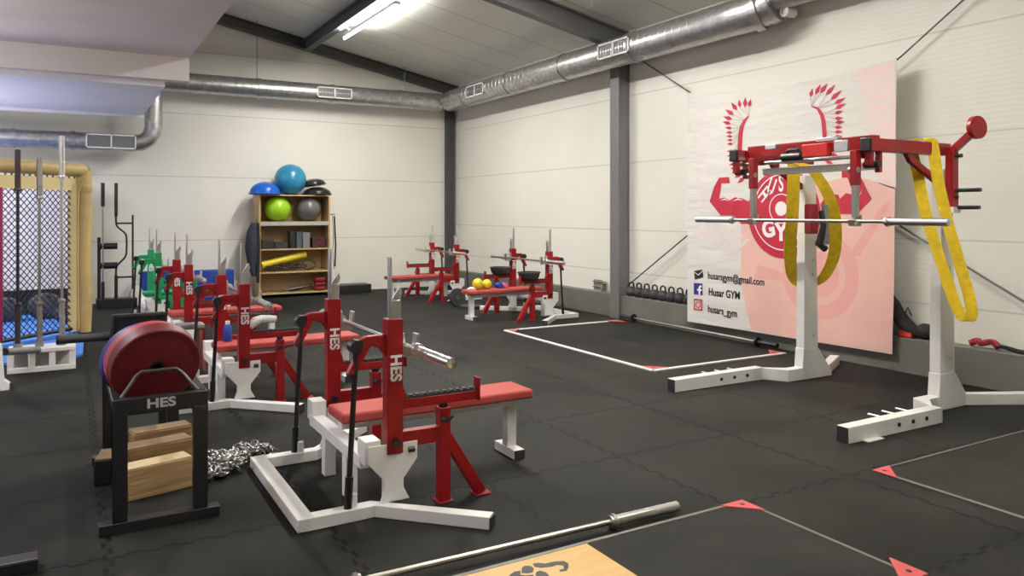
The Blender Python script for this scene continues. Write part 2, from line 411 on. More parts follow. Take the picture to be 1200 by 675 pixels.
# rafters (I-sections following the roof) and a purlin
RAFT = mat('rafter_paint', (.15, .148, .14), .5, var=.06)
def rafter(name, y, h=.26, w=.16, m=RAFT):
    b = MB()
    for x0, x1 in ((0, XW), (0, XL)):
        z0, z1 = roof_z(x0), roof_z(x1)
        b.beam((x0, y, z0 - h + .01), (x1, y, z1 - h + .01), w, .02)
        b.beam((x0, y, z0 - .01), (x1, y, z1 - .01), w, .02)
        b.beam((x0, y, z0 - h / 2), (x1, y, z1 - h / 2), .014, h)
    return struct(b.build(name, m))
rafter('trim_4', 15.36, .20, .18, mat('rafter_dark_paint', (.085, .082, .075), .5, var=.06))
rafter('trim_5', 9.42, .30, .18, COLUMN)
rafter('trim_6', 3.4, .30, .18, COLUMN)
def purlin(name, x, y0, y1, h=.24, w=.13):
    z = roof_z(x) - .005; b = MB()
    b.box(x - w / 2, x + w / 2, y0, y1, z - h, z - h + .018); b.box(x - .008, x + .008, y0, y1, z - h, z); b.box(x - w / 2, x + w / 2, y0, y1, z - .03, z - .01)
    return struct(b.build(name, COLUMN))
purlin('trim_7', 4.1, 3.5, 15.3)
# mezzanine slab, fascia and dropped soffit (upper left)
struct(MB().box(XL, 1.39, YF, 11.02, 3.675, 3.95).build('ceiling_mezzanine', LAV))
struct(MB().box(XL, 1.39, 11.0, 11.14, 3.365, 3.95).build('trim_8', FASC))
struct(MB().box(XL, 1.11, 11.14, 14.55, 3.29, 3.9).build('ceiling_soffit', SOFFIT))
struct(MB().box(XL, 1.11, 14.55, 14.62, 3.24, 3.9).build('trim_9', FASC))

# bracing rods on the right wall
br = MB(); br.path([(7.40, 9.28, 4.08), (7.40, 7.87, 3.24), (7.40, 4.73, 1.42), (7.40, 2.9, .40)], .010)
tag(br.build('bracing_rod', DSTEEL), 'thin dark steel rod sloping down behind banner to the right', 'rod')
br = MB(); br.path([(7.365, 9.25, .50), (7.365, 4.80, 3.22), (7.365, 3.2, 4.3)], .010)
tag(br.build('bracing_rod', DSTEEL), 'thin dark steel rod rising from column foot past banner top right corner', 'rod')

# ------------------------------------------------------------------ ventilation ducts
def duct_rings(par, p, q, r, step=1.15):
    p, q = Vector(p), Vector(q); L = (q - p).length; n = int(L / step)
    for i in range(1, n + 1):
        c = p + (q - p) * (i / (n + .5)); d = (q - p).normalized()
        MB().lathe([(r, -.03), (r + .012, -.03), (r + .012, .03), (r, .03)], c, d, 28).build('joint_ring', DUCT, par)
def spiral(b, p, q, r, pitch=.14):
    p, q = Vector(p), Vector(q); L = (q - p).length; n = int(L / pitch); d = (q - p).normalized()
    for i in range(n):
        b.lathe([(r - .001, -.006), (r + .004, 0), (r - .001, .006)], p + d * (pitch * (i + .5)), d, 26)
ZD = 3.98
t = thing('ventilation_duct', 'large round galvanised duct running along top of right wall above column', 'duct', (7.0, 6.7, ZD))
b = MB(); b.tube((0, -.05, 0), (0, 8.08, 0), .21, n=30); spiral(b, (0, 0, 0), (0, 8, 0), .21); b.build('duct_pipe', DUCT, t)
duct_rings(t, (0, .1, 0), (0, 8.1, 0), .213, 1.9)
b = MB(); b.path([(0, 0, 0), (.0, -.12, 0), (.045, -.25, .015), (.10, -.36, .05), (.13, -.44, .09)], .215, 26)
b.lathe([(.22, -.04), (.245, -.04), (.245, .05), (.22, .05)], (.05, -.27, .02), (.45, -1, .3), 28)
b.lathe([(.215, -.06), (.24, -.05), (.24, .04), (.12, .05)], (.12, -.42, .08), (.3, -1, .4), 28); b.build('elbow', DUCT, t)
b = MB(); b.tube((.14, -.42, .12), (.16, -4.4, .14), .135, n=22); b.build('branch_pipe', DUCT, t)
b = MB(); b.tube((.14, -.62, -.05), (.28, -.62, -.05), .055, n=18); b.lathe([(.04, 0), (.06, 0), (.06, .02), (.04, .02)], (.12, -.62, -.05), (1, 0, 0), 18); b.build('outlet_stub', FASC, t)
def grille(par, y, w, h, flip=False):
    # rectangular vent set into the duct flank that faces the room
    fr = MB()
    if not flip:
        x = -.205
        fr.box(x - .02, x, y - w / 2, y + w / 2, -h / 2, -h / 2 + .02); fr.box(x - .02, x, y - w / 2, y + w / 2, h / 2 - .02, h / 2)
        fr.box(x - .02, x, y - w / 2, y - w / 2 + .02, -h / 2, h / 2); fr.box(x - .02, x, y + w / 2 - .02, y + w / 2, -h / 2, h / 2); fr.box(x - .02, x, y - .01, y + .01, -h / 2, h / 2)
        f = fr.build('vent_frame', TEXTW, par)
        g = MB()
        for k in range(12): yy = y - w / 2 + w * (k + .5) / 12; g.box(x - .012, x, yy - .006, yy + .006, -h / 2 + .02, h / 2 - .02)
        g.box(x - .004, x + .06, y - w / 2 + .01, y + w / 2 - .01, -h / 2 + .01, h / 2 - .01); g.build('louvre', GREY, f)
    else:
        yy = -.175
        fr.box(y - w / 2, y + w / 2, yy - .02, yy, -h / 2, -h / 2 + .02); fr.box(y - w / 2, y + w / 2, yy - .02, yy, h / 2 - .02, h / 2)
        fr.box(y - w / 2, y - w / 2 + .02, yy - .02, yy, -h / 2, h / 2); fr.box(y + w / 2 - .02, y + w / 2, yy - .02, yy, -h / 2, h / 2); fr.box(y - .01, y + .01, yy - .02, yy, -h / 2, h / 2)
        f = fr.build('vent_frame', TEXTW, par)
        g = MB()
        for k in range(12): xx = y - w / 2 + w * (k + .5) / 12; g.box(xx - .006, xx + .006, yy - .012, yy, -h / 2 + .02, h / 2 - .02)
        g.box(y - w / 2 + .01, y + w / 2 - .01, yy - .004, yy + .06, -h / 2 + .01, h / 2 - .01); g.build('louvre', GREY, f)
grille(t, 2.15, .72, .22); grille(t, 6.5, .72, .22)

t = thing('ventilation_duct', 'long round galvanised duct along top of back wall from mezzanine to corner', 'duct', (1.5, 15.06, ZD))
b = MB(); b.tube((-.2, 0, 0), (5.38, 0, 0), .18, n=28); spiral(b, (0, 0, 0), (5.2, 0, 0), .18); b.build('duct_pipe', DUCT, t)
duct_rings(t, (.2, 0, 0), (5.2, 0, 0), .183, 1.5)
b = MB(); b.ball((5.36, 0, 0), .19, 20, 12); b.build('elbow', DUCT, t)
grille(t, 3.05, .70, .21, True)
for xx in (1.6, 4.6):
    b = MB(); b.tube((xx, 0, .18), (xx, 0, roof_z(1.5 + xx) - ZD), .006, n=6); b.build('hanger_wire', DSTEEL, t)

t = thing('ventilation_duct', 'lower round galvanised duct with bend under the soffit at left', 'duct', (1.30, 14.9, 2.83))
b = MB(); b.path([(0, 0, .42 + .5), (0, 0, .30), (-.03, 0, .17), (-.10, 0, .07), (-.21, 0, .01), (-.34, 0, 0)], .145, 24); b.build('elbow', DUCT, t)
b = MB(); b.tube((-.30, 0, 0), (-5.2, 0, 0), .15, n=26); spiral(b, (-.4, 0, 0), (-5, 0, 0), .15); b.build('duct_pipe', DUCT, t)
duct_rings(t, (-.4, 0, 0), (-5, 0, 0), .153, .9)
g = MB(); w, h, yy, y = .76, .24, -.15, -.67
for a in (-h / 2, h / 2 - .02): g.box(y - w / 2, y + w / 2, yy - .02, yy, a, a + .02)
for a in (y - w / 2, y + w / 2 - .02, y - .01): g.box(a, a + .02, yy - .02, yy, -h / 2, h / 2)
f = g.build('vent_frame', TEXTW, t)
g = MB()
for k in range(11): xx = y - w / 2 + w * (k + .5) / 11; g.box(xx - .006, xx + .006, yy - .012, yy, -h / 2 + .02, h / 2 - .02)
g.box(y - w / 2 + .01, y + w / 2 - .01, yy - .004, yy + .05, -h / 2 + .01, h / 2 - .01); g.build('louvre', GREY, f)

# ------------------------------------------------------------------ fluorescent lights
def fluo(x, y0, y1, label, z=None, dim=1.0, up=110):
    z = z or roof_z(x) - .36
    ym = (y0 + y1) / 2
    t = thing('fluorescent_light', label, 'light', (x, ym, z))
    L = (y1 - y0) / 2
    b = MB(); b.box(-.045, .045, -L, L, .02, .07)
    for s in (-1, 1): b.beam((0, s * L * .7, .07), (-.10, s * L * .7, .125), .012, .012)
    b.build('housing', WHITE, t)
    b = MB(); b.tube((0, -L + .02, 0), (0, L - .02, 0), .02, n=10); b.build('tube', TUBE, t)
    ld = bpy.data.lights.new('tube_lamp', 'AREA'); ld.shape = 'RECTANGLE'; ld.size = .10; ld.size_y = 2 * L - .1
    ld.energy = 86 * 2 * L * dim; ld.color = (1.0, .98, .935)
    o = bpy.data.objects.new('tube_lamp', ld); C.objects.link(o); o.location = (x, ym, z - .03)
    lu = bpy.data.lights.new('roof_fill', 'AREA'); lu.shape = 'RECTANGLE'; lu.size = .5; lu.size_y = 2 * L - .1  # upward fill added above each fixture to brighten the roof
    lu.energy = up * 2 * L; lu.color = (1.0, .98, .935)
    o = bpy.data.objects.new('roof_fill', lu); C.objects.link(o); o.location = (x + .12, ym, z + .08); o.rotation_euler = (PI, 0, 0)
fluo(4.22, 10.7, 13.25, 'long glowing fluorescent tube under roof beside purlin', dim=1.12, up=34)
fluo(4.2, 5.6, 8.4, 'middle fluorescent tube above the lifting floor', dim=.80, up=260)
fluo(4.2, .6, 3.2, 'nearest fluorescent tube above the lifting platforms', dim=.38, up=120)
# lights under the mezzanine (out of frame to the left and overhead)
def under(x, y, en, z, col=(.93, .95, 1.0), sx=.12, sy=1.3):
    ld = bpy.data.lights.new('mezzanine_lamp', 'AREA'); ld.shape = 'RECTANGLE'; ld.size = sx; ld.size_y = sy; ld.energy = en; ld.color = col
    o = bpy.data.objects.new('mezzanine_lamp', ld); C.objects.link(o); o.location = (x, y, z)
under(-2.2, 12.9, 130, 3.2)
under(-1.6, 6.5, 120, 3.6)
under(-1.6, 1.0, 80, 3.6)
def uplight(x, y, z, en, col):  # unseen fill lamps, added to brighten the mezzanine underside and soffit
    ld = bpy.data.lights.new('underside_fill', 'AREA'); ld.shape = 'RECTANGLE'; ld.size = .2; ld.size_y = 2.0; ld.energy = en; ld.color = col
    o = bpy.data.objects.new('underside_fill', ld); C.objects.link(o); o.location = (x, y, z); o.rotation_euler = (PI, 0, 0)
uplight(-3.2, 3.5, 1.9, 210, (1, .95, .91))
uplight(-2.4, 8.6, 2.2, 60, (1, .95, .91))
uplight(-3.0, 12.9, 2.2, 200, (.85, .88, 1))
w = bpy.data.worlds.new('world'); SC.world = w; w.use_nodes = True
w.node_tree.nodes['Background'].inputs[0].default_value = (1, .98, .95, 1); w.node_tree.nodes['Background'].inputs[1].default_value = .3

# ------------------------------------------------------------------ bench press stations
def hes(parent, size, matrix, m=TEXTW): return text_mesh('HES', size, m, 'lettering', parent, matrix, .0006, size * .035)

def make_bench(loc, rz, label, paint=RED, pad_m=PADRED, top=1.046, bent=True):
    t = thing('bench_press', label, 'bench press', loc, rz, 'combination bench press stations')
    HW = .545
    b = MB(); b.box(0, .085, -.585, .585, .0, .065)
    for s in (-1, 1):
        b.box(.085, .41, s * (HW - .04), s * (HW + .04), 0, .065)
        b.prism([(.41, s * (HW - .04)), (.41, s * (HW + .04)), (.857, s * 1.034), (.913, s * .976)] if s > 0 else [(.913, s * .976), (.857, s * 1.034), (.41, s * (HW + .04)), (.41, s * (HW - .04))], 'z', 0.0, .065)
        # neck post and shield-shaped gusset plate
        b.box(.475, .575, s * .505, s * .575, .06, .33)
        b.prism([(.44, .064), (.61, .064), (.575, .13), (.575, .18), (.655, .28), (.655, .375), (.375, .375), (.375, .28), (.465, .18), (.465, .13)], 'y', s * .565, s * .580)
        b.box(.36, .45, s * .44, s * .565, .27, .40)
        b.box(.285, .325, s * .52, s * .55, .06, .13)
    # cross tube under the head end with two feet
    b.box(.355, .435, -.50, .50, .24, .31)
    for s in (-1, 1): b.box(.36, .43, s * .17, s * .24, 0, .24)
    fr = b.build('base_frame', WHITE, t, bevel=.004)
    for s in (-1, 1): MB().prism([(.857, s * 1.034), (.913, s * .976), (.919, s * .982), (.863, s * 1.040)], 'z', .003, .062).build('end_cap', RUBBER, fr)
    # bench rail, tail leg and foot
    b = MB(); b.box(.40, 1.60, -.035, .035, .33, .385); b.box(1.53, 1.60, -.035, .035, .055, .34); b.box(1.525, 1.605, -.135, .135, .0, .06)
    for x in (.5, 1.0, 1.45): b.box(x - .03, x + .03, -.12, .12, .37, .392)
    lg = b.build('tail_leg', WHITE, t, bevel=.004)
    for s in (-1, 1): MB().box(1.527, 1.603, s * .135, s * .141, .003, .058).build('end_cap', RUBBER, lg)
    b = MB(); b.box(.37, 1.665, -.15, .15, .39, .45); b.build('pad', pad_m, t, bevel=.016, seg=3)
    for s in (-1, 1):
        y = s * .55
        # telescopic upright with a white plate of lettering
        b = MB(); b.box(.478, .568, y - .04, y + .04, .32, top)
        b.prism([(.50, top - .085), (.37, top - .085), (.33, top - .10), (.39, top - .135), (.44, top - .15), (.47, top - .19), (.497, top - .25)], 'y', y - .022, y + .022)
        up = b.build('upright', paint, t, bevel=.004)
        for f in (-1, 1): hes(up, .086, basis((0, 0, -1), (-f, 0, 0) if f < 0 else (-1, 0, 0), (0, 0, 0)) if False else
                              (Matrix.Translation((.523, y + f * .0406, top - .262)) @ basis((0, 0, -1), (1, 0, 0) if f < 0 else (-1, 0, 0), (0, 0, 0))))
        for f in (-1, 1): MB().tube((.525, y + f * .04, .385), (.525, y + f * .066, .385), .022, n=12).build('knob', BLACKM, up)
        MB().tube((.60, y + s * .03, .33), (.635, y + s * .03, .33), .016, n=10).build('knob', BLACKM, fr)
        # chrome inner slide, tall back strip and hook bracket
        b = MB(); b.box(.505, .56, y - .027, y + .027, top - .03, top + .10)
        b.box(.497, .512, y - .018, y + .018, top - .02, top + .335)
        b.box(.548, .560, y - .026, y - .016, top - .02, top + .165); b.box(.548, .560, y + .016, y + .026, top - .02, top + .165)
        b.prism([(.515, top + .10), (.565, top + .10), (.575, top + .14), (.56, top + .175), (.545, top + .15), (.53, top + .13)], 'y', y - .008, y + .008)
        b.prism([(.566, .835), (.66, .835), (.665, .955), (.65, .955), (.642, .868), (.590, .868), (.58, .965), (.566, .965)], 'y', y - .028, y + .028)
        b.build('bar_hook', CHROME, up, bevel=.002)
        # lift-off lever: crank arm and long black handle down to the base
        b = MB(); b.beam((.50, y, top - .105), (.375, y, top - .11), .040, .05); b.beam((.385, y - s * 0, top - .10), (.285, y, top - .285), .042, .045)
        lv = b.build('lift_lever', paint, t, bevel=.003)
        b = MB(); b.tube((.315, y - .01, top - .125), (.27, y, .03), .015, n=12); b.tube((.279, y - .003, .23), (.27, y, .022), .022, n=12)
        b.tube((.31, y - .035, top - .135), (.31, y + .03, top - .135), .036, n=14); b.beam((.315, y, top - .16), (.325, y, top - .10), .05, .05)
        b.tube((.285, y - .03, top - .285), (.285, y + .03, top - .285), .014, n=10)
        b.build('handle', BLACKM, lv)
        # spotter arm with rubber top and end stop, on a forked red stand
        b = MB(); b.box(.56, 1.03, y - .025, y + .025, .553, .603); b.box(1.03, 1.042, y - .033, y + .033, .545, .675)
        b.prism([(.56, .603), (.60, .603), (.585, .66), (.566, .70), (.56, .70)], 'y', y - .02, y + .02)
        sa = b.build('safety_arm', paint, t, bevel=.003)
        b = MB(); b.box(.60, 1.02, y - .022, y + .022, .603, .618)
        for k in range(10): b.box(.61 + k * .041, .635 + k * .041, y - .02, y + .02, .618, .624)
        b.build('rubber_strip', RUBBER, sa)
        b = MB(); b.box(.79, .855, y - .032, y + .032, .008, .53); b.box(.56, .80, y - .028, y + .028, .345, .43)
        b.beam((.835, y, .37), (1.055, y, .012), .06, .06); b.box(.775, .87, y - .045, y + .045, 0, .01); b.box(1.015, 1.11, y - .045, y + .045, 0, .01)
        st = b.build('safety_stand', paint, t, bevel=.003)
        b = MB(); b.tube((.822, y, .525), (.822, y, .555), .027, n=14); b.tube((.81, y - .032, .475), (.81, y - .085, .475), .016, n=10)
        b.tube((.86, y + .0, .45), (.885, y, .47), .008, n=8); b.build('pin', BLACKM, st)
    return t

BENCH = {
 'A': ((1.0, 4.48, 0), 0, 'red and white bench press nearest the camera with long red pad'),
 'B': ((.75, 7.26, 0), 0, 'second red and white bench press behind the nearest, with white towel'),
 'D': ((.65, 9.90, 0), 0, 'third red and white bench press of the left row, before the green one'),
 'G': ((6.83, 10.35, 0), PI, 'red bench press beside steel column with yellow ball on its pad'),
 'F': ((6.70, 13.30, 0), PI, 'far red bench press standing in the corner of the hall'),
}
bench = {}
for k, (loc, rz, lab) in BENCH.items():
    bench[k] = make_bench(loc, rz, lab, top={'A': 1.046, 'B': 1.02, 'D': 1.03, 'G': 1.03, 'F': 1.03}[k])
bench['E'] = make_bench((.58, 12.55, 0), 0, 'green bench press farthest back in the left row', GREEN, mat('green_vinyl', (.01, .22, .09), .4))

# ------------------------------------------------------------------ barbells
def make_barbell(label, loc, rot, length=2.2, sleeve=.415, sr=.0275, shaft_m=STEEL, sleeve_m=CHROME, group='barbells', cat='barbell', name='barbell', cr=.038):
    """axis along local x, centred"""
    t = thing(name, label, cat, loc, 0, group); t.rotation_euler = rot
    L = length / 2; i = L - sleeve - .03
    b = MB(); b.tube((-i, 0, 0), (-.62, 0, 0), .014); b.tube((i, 0, 0), (.62, 0, 0), .014); b.tube((-.62, 0, 0), (-.2, 0, 0), .0145, n=14); b.tube((.2, 0, 0), (.62, 0, 0), .0145, n=14)
    b.tube((-.2, 0, 0), (.2, 0, 0), .014); b.build('shaft', shaft_m, t)
    for s in (-1, 1):
        b = MB(); b.lathe([(.0, 0), (.012, 0), (.018, .004), (sr, .004), (sr, sleeve - .002), (sr + .002, sleeve)], (s * L, 0, 0), (-s, 0, 0), 24)
        for k in range(5): b.lathe([(sr, 0), (sr + .0012, .003), (sr, .006)], (s * (L - .05 - k * .075), 0, 0), (-s, 0, 0), 20)
        sl = b.build('sleeve', sleeve_m, t)
        b = MB(); b.lathe([(.014, -.002), (cr - .002, -.002), (cr, .002), (cr, .016), (.030, .018), (.030, .03), (.020, .032), (.014, .034)], (s * (L - sleeve), 0, 0), (-s, 0, 0), 24)
        b.build('collar', sleeve_m, sl)
    return t
RZ = (0, 0, PI / 2)
make_barbell('chrome barbell racked on the nearest bench press', (1.615, 4.48, .884), RZ)
make_barbell('chrome barbell racked on the second bench press, with towel beside', (1.365, 7.26, .884), RZ)
make_barbell('chrome barbell racked on the third bench press of left row', (1.265, 9.90, .884), RZ)
make_barbell('steel barbell racked on bench press beside steel column', (6.215, 10.35, .884), RZ)
make_barbell('steel barbell racked on far corner bench press', (6.085, 13.30, .884), RZ)
make_barbell('steel barbell lying on the floor beside the plywood platform', (1.74, 3.165, .0385), (0, 0, R(-1.5)))

# things on the benches
b = MB(); b.path([(0, 0, 0), (.05, 0, .045), (.10, .01, .06), (.17, .01, .055), (.22, .015, .05)], [.03, .04, .035, .035, .03], 10)
o = tag(b.build('towel', TOWEL), 'white rolled towel on spotter arm of second bench press', 'towel'); o.location = (1.32, 6.71, .655)
t = thing('water_bottle', 'blue water bottle standing on pad of second bench press', 'bottle', (1.25, 7.33, .45))
b = MB(); b.lathe([(0, 0), (.036, 0), (.038, .01), (.038, .13), (.02, .155), (.016, .16)], (0, 0, 0), n=18); b.build('bottle', BLUEDK, t)
b = MB(); b.lathe([(.016, .155), (.02, .157), (.02, .185), (0, .187)], (0, 0, 0), n=14); b.build('cap', TEXTW, t)
for x, y, r, lab in ((5.38, 10.36, .085, 'yellow ball nearer the foot end on pad of bench beside column'), (5.53, 10.35, .075, 'yellow ball nearer the head end on pad of bench beside column')):
    t = thing('exercise_ball', lab, 'ball', (x, y, .45), 0, 'small yellow balls')
    MB().ball((0, 0, r), r, 24, 14).build('ball_shell', YELPL, t)
    MB().path([((r + .001) * math.cos(a), 0, r + (r + .001) * math.sin(a)) for a in [2 * PI * k / 24 for k in range(24)]], .003, 6, True).build('seam', mat('ochre_seam', (.4, .26, .01), .6), t)
t = thing('wrist_wraps', 'blue and pink rolled wraps on pad of bench beside column', 'wraps', (5.80, 10.36, .45))
MB().tube((-.05, -.05, .045), (-.05, .06, .045), .045, n=18).build('blue_wrap', BLUEDK, t); MB().tube((.05, -.05, .04), (.05, .06, .04), .04, n=18).build('pink_wrap', mat('pink_fabric', (.5, .12, .2), .8), t)
b = MB(); b.path([(0, 0, .02), (.06, .01, .03), (.12, .0, .025), (.15, .05, .02)], [.02, .03, .03, .02], 8)
o = tag(b.build('towel', TOWEL), 'white cloth on pad end of bench press beside column', 'cloth'); o.location = (5.20, 10.36, .435)
for (x, y, lab) in ((6.075, 10.9, 'black rubber tub on back spotter arm of bench press beside column'), (5.95, 9.8, 'black rubber tub on front spotter arm of bench press beside column')):
    t = thing('rubber_tub', lab, 'tub', (x, y, .626), 0, 'black rubber tubs')
    b = MB(); b.lathe([(0, 0), (.13, 0), (.15, .03), (.165, .09), (.165, .10), (.155, .10), (.14, .05), (0, .03)], (0, 0, 0), n=28); b.build('tub_body', RUBBER, t)
    b = MB(); b.lathe([(.160, .092), (.175, .094), (.175, .108), (.160, .110), (.152, .104)], (0, 0, 0), n=28); b.build('rim', RUBBER, t)

# ------------------------------------------------------------------ plates and plate rack
def plate(label, loc, axis_rot, r, th, m, group, hub_m=DSTEEL, name='weight_plate'):
    """plate with axis along local y, standing; origin at the centre"""
    t = thing(name, label, 'weight plate', loc, 0, group); t.rotation_euler = axis_rot
    b = MB(); b.lathe([(.04, 0), (r * .80, 0), (r * .84, .0015), (r * .86, 0), (r - .006, 0), (r, .006), (r, th - .006), (r - .006, th), (.04, th), (.04, 0)], (0, 0, 0), (0, 1, 0), 48)
    b.build('rubber_disc', m, t)
    b = MB(); b.lathe([(.024, -.002), (.04, -.002), (.04, th + .002), (.024, th + .002), (.024, -.002)], (0, 0, 0), (0, 1, 0), 24); b.build('hub', hub_m, t)
    return t
t = thing('plate_rack', 'black steel plate rack holding coloured plates, left foreground', 'rack', (.415, 4.37, 0))
b = MB()
for y in (.0, 1.24):
    for x in (-.19, .19): b.box(x - .035, x + .035, y - .03, y + .03, .055, .60)
    b.box(-.285, .285, y - .035, y + .035, 0, .055)
    b.box(-.225, .225, y - .03, y + .03, .60, .675)
for x in (-.205, .205): b.box(x - .022, x + .022, 0, 1.25, .63, .675)
b.box(-.19, .19, .20, .23, .535, .565); b.box(-.19, .19, .45, .48, .535, .565)
for x in (-.19, .19): b.box(x - .02, x + .02, .18, .50, .535, .565); b.box(x - .02, x + .02, .20, .23, .535, .65); b.box(x - .02, x + .02, .45, .48, .535, .65)
b.build('frame', BLACKM, t, bevel=.004)
b = MB(); b.path([(-.185, .03, .668), (-.11, .085, .765), (-.085, .09, .785), (.085, .09, .785), (.11, .085, .765), (.185, .03, .668)], .010, 8); b.build('bent_bar', DSTEEL, t)
text_mesh('HES', .066, mat('grey_lettering', (.42, .42, .41), .5), 'lettering', t, Matrix.Translation((0.0, -.0306, .637)) @ basis((1, 0, 0), (0, 0, 1), (0, 0, 0)), .0006, .002, 1.25)
ZP = .565 + .225
plate('thick dark red bumper plate at the front of plate rack', (.41, 4.505, ZP), (R(20), 0, R(9)), .225, .09, RPLATE, 'bumper plates in the rack', BLACKM)
plate('faded red bumper plate second from front in plate rack', (.395, 4.602, ZP), (R(20), 0, R(9)), .225, .09, RPLATE2, 'bumper plates in the rack')
plate('blue bumper plate behind red ones in plate rack', (.38, 4.698, ZP), (R(20), 0, R(9)), .225, .06, BPLATE, 'bumper plates in the rack')
plate('second blue bumper plate, rearmost in plate rack', (.37, 4.766, ZP - .003), (R(20), 0, R(9)), .222, .05, BPLATE, 'bumper plates in the rack')
# boards between the rack legs
def board(label, loc, rz, L, W, Hh, m=PINE, cap=True):
    t = thing('wooden_block', label, 'wooden block', loc, rz, 'wooden press boards under the plate rack')
    b = MB(); b.box(-L / 2, L / 2, -W / 2, W / 2, 0, Hh); b.build('block', m, t, bevel=.006)
    b = MB(); b.box(-L / 2 + .004, L / 2 - .004, -W / 2 + .004, W / 2 - .004, Hh, Hh + .006); b.build('top_board', PINEL if m is PINE else mat('grey_brown_wood', (.20, .13, .065), .6, var=.25, vscale=12), t)
    return t
board('front wooden block under plate rack, with pale top', (.445, 4.90, 0), R(14), .36, .14, .175)
board('wooden block standing behind the front one under plate rack', (.46, 5.09, 0), R(12), .38, .15, .235, PINED)
board('tallest dark plank block at the back under plate rack', (.50, 5.28, 0), R(10), .34, .14, .27, PINED)
board('short dark block end with white edge at left under plate rack', (.20, 5.27, 0), R(78), .22, .10, .15, BLACKM)

# chain pile: torus links piled up, one chain
b = MB()
def link(c, rot, s=.026, r=.0055):
    m = Matrix.Translation(c) @ rot.to_4x4()
    pts = []
    for k in range(12):
        a = 2 * PI * k / 12; pts.append(m @ Vector((math.cos(a) * s * .62 + 0, math.sin(a) * s, 0)))
    b.path(pts, r, 5, True)
from mathutils import Euler
cx, cy = .80, 5.02
prev = None
for i in range(420):
    a = random.random(); px = .70 + .42 * a; py = 4.93 + .46 * a
    off = random.gauss(0, .055); px += -off * .75; py += off * .7
    zz = .012 + abs(random.gauss(0, 1)) * .045 * (1 - .6 * a)
    if px > .955 and py < 5.13: continue
    link(Vector((px, py, max(zz, .03))), Euler((random.uniform(-1.2, 1.2), random.uniform(-1.2, 1.2), random.uniform(0, 6.3))).to_matrix())
tag(b.build('chain', BRASS), 'heap of galvanised steel chain on floor behind nearest bench press base', 'chain')

# ------------------------------------------------------------------ monolift rack at right
t = thing('power_rack', 'tall white and red power rack with splayed feet, right', 'power rack', (6.27, 4.405, 0))
mono = t
def ry(s, v): return s * v
for s in (-1, 1):
    b = MB()
    yi, yo = .625, .720
    # upright tapering slightly toward the head
    b.prism([(-.10, .10), (.11, .10), (.075, 1.98), (-.075, 1.98)], 'y', s * yi, s * yo)
    # foot: long front rail stepped outward, then splayed rear rail
    b.prism([(-.12, .0), (.31, .0), (.31, .045), (.13, .27), (.095, .30), (-.104, .30), (-.12, .11)], 'y', s * (yi - .003), s * (yo + .004))
    b.prism([(-.32, s * .625), (-.02, s * .625), (-.02, s * .72), (-.25, s * .72), (-.42, s * .84), (-.42, s * .935), (-.42 - .02, s * .935), (-.44, s * .835)][::(1 if s > 0 else -1)], 'z', .0, .115)
    b.box(-1.55, -.42, s * .84, s * .935, 0, .115)
    b.prism([(.25, s * .63), (.25, s * .72), (.80, s * 1.02), (.85, s * .94)][::(1 if s > 0 else -1)], 'z', .0, .095)
    b.box(-1.40, -1.22, s * .935, s * .985, 0, .010)
    fr = b.build('side_frame', WHITE, t, bevel=.005)
    MB().box(-1.556, -1.55, s * .842, s * .933, .004, .111).build('end_cap', RUBBER, fr)
    for k in range(3): MB().tube((-.98 + k * .17, s * .832, .06), (-.98 + k * .17, s * .942, .06), .016, n=12).build('hole_plug', RUBBER, fr)
    yp = s * .887 + .048
    for k in range(3): MB().tube((-1.0 + k * .17, yp, .085), (-1.0 + k * .17, yp + .14, .085), .011, n=10).build('band_peg', CHROME, fr)
    for z in (.42, 1.02, 1.16): MB().tube((.035, s * yi - s * .012 if s > 0 else s * yo - .012, z), (.035, s * yi if s > 0 else s * yo, z), .014, n=10).build('bolt', CHROME, fr)
    # top arm reaching forward over the lifter
    b = MB(); b.box(-.98, .06, s * .635, s * .715, 2.09, 2.19)
    b.prism([(-.52, 2.09), (-.46, 2.02), (.02, 1.80), (.02, 1.86), (-.40, 2.05), (-.40, 2.09)], 'y', s * .66, s * .70)
    b.box(-.86, -.82, s * .655, s * .695, 1.93, 2.09); b.box(-.98, -.93, s * .650, s * .70, 1.98, 2.09)
    ar = b.build('top_arm', RED, t, bevel=.004)
    b = MB(); b.box(-1.005, -.98, s * .63, s * .72, 2.085, 2.195); b.build('end_cap', BLACKM, ar, bevel=.01); MB().tube((-.90, s * .60, 1.99), (-.90, s * .73, 1.99), .028, n=12).build('roller', BLACKM, ar)
    b = MB(); b.box(-.975, -.90, s * .627, s * .635, 2.10, 2.18); b.tube((-.60, s * .58, 2.15), (-.25, s * .58, 2.165), .013, n=10); b.build('chrome_plate', CHROME, ar)
    if s > 0: continue
    # telescopic post at the rear, with outward arm and round pad
    b = MB(); b.box(-.06, .02, s * .735, s * .80, 1.66, 2.15)
    b.beam((-.02, s * .77, 2.12), (-.02, s * .965, 2.285), .05, .055)
    b.tube((-.015, s * .945, 2.295), (-.022, s * .985, 2.297), .092, n=32)
    po = b.build('post', RED, t, bevel=.003)
    b = MB(); b.tube((-.02, s * .80, 1.80), (-.02, s * 1.0, 1.80), .016, n=12); b.tube((-.0, s * .80, 1.66), (-.0, s * .98, 1.66), .016, n=12)
    b.tube((-.02, s * .80, 2.08), (-.02, s * .85, 2.08), .016, n=12); b.tube((-.02, s * .80, 1.745), (-.02, s * .818, 1.745), .014, n=12); b.build('peg', BLACKM, po)
    b = MB(); b.box(-.07, .03, s * .725, s * .81, 1.615, 1.665); b.build('sleeve_collar', WHITE, po, bevel=.003)
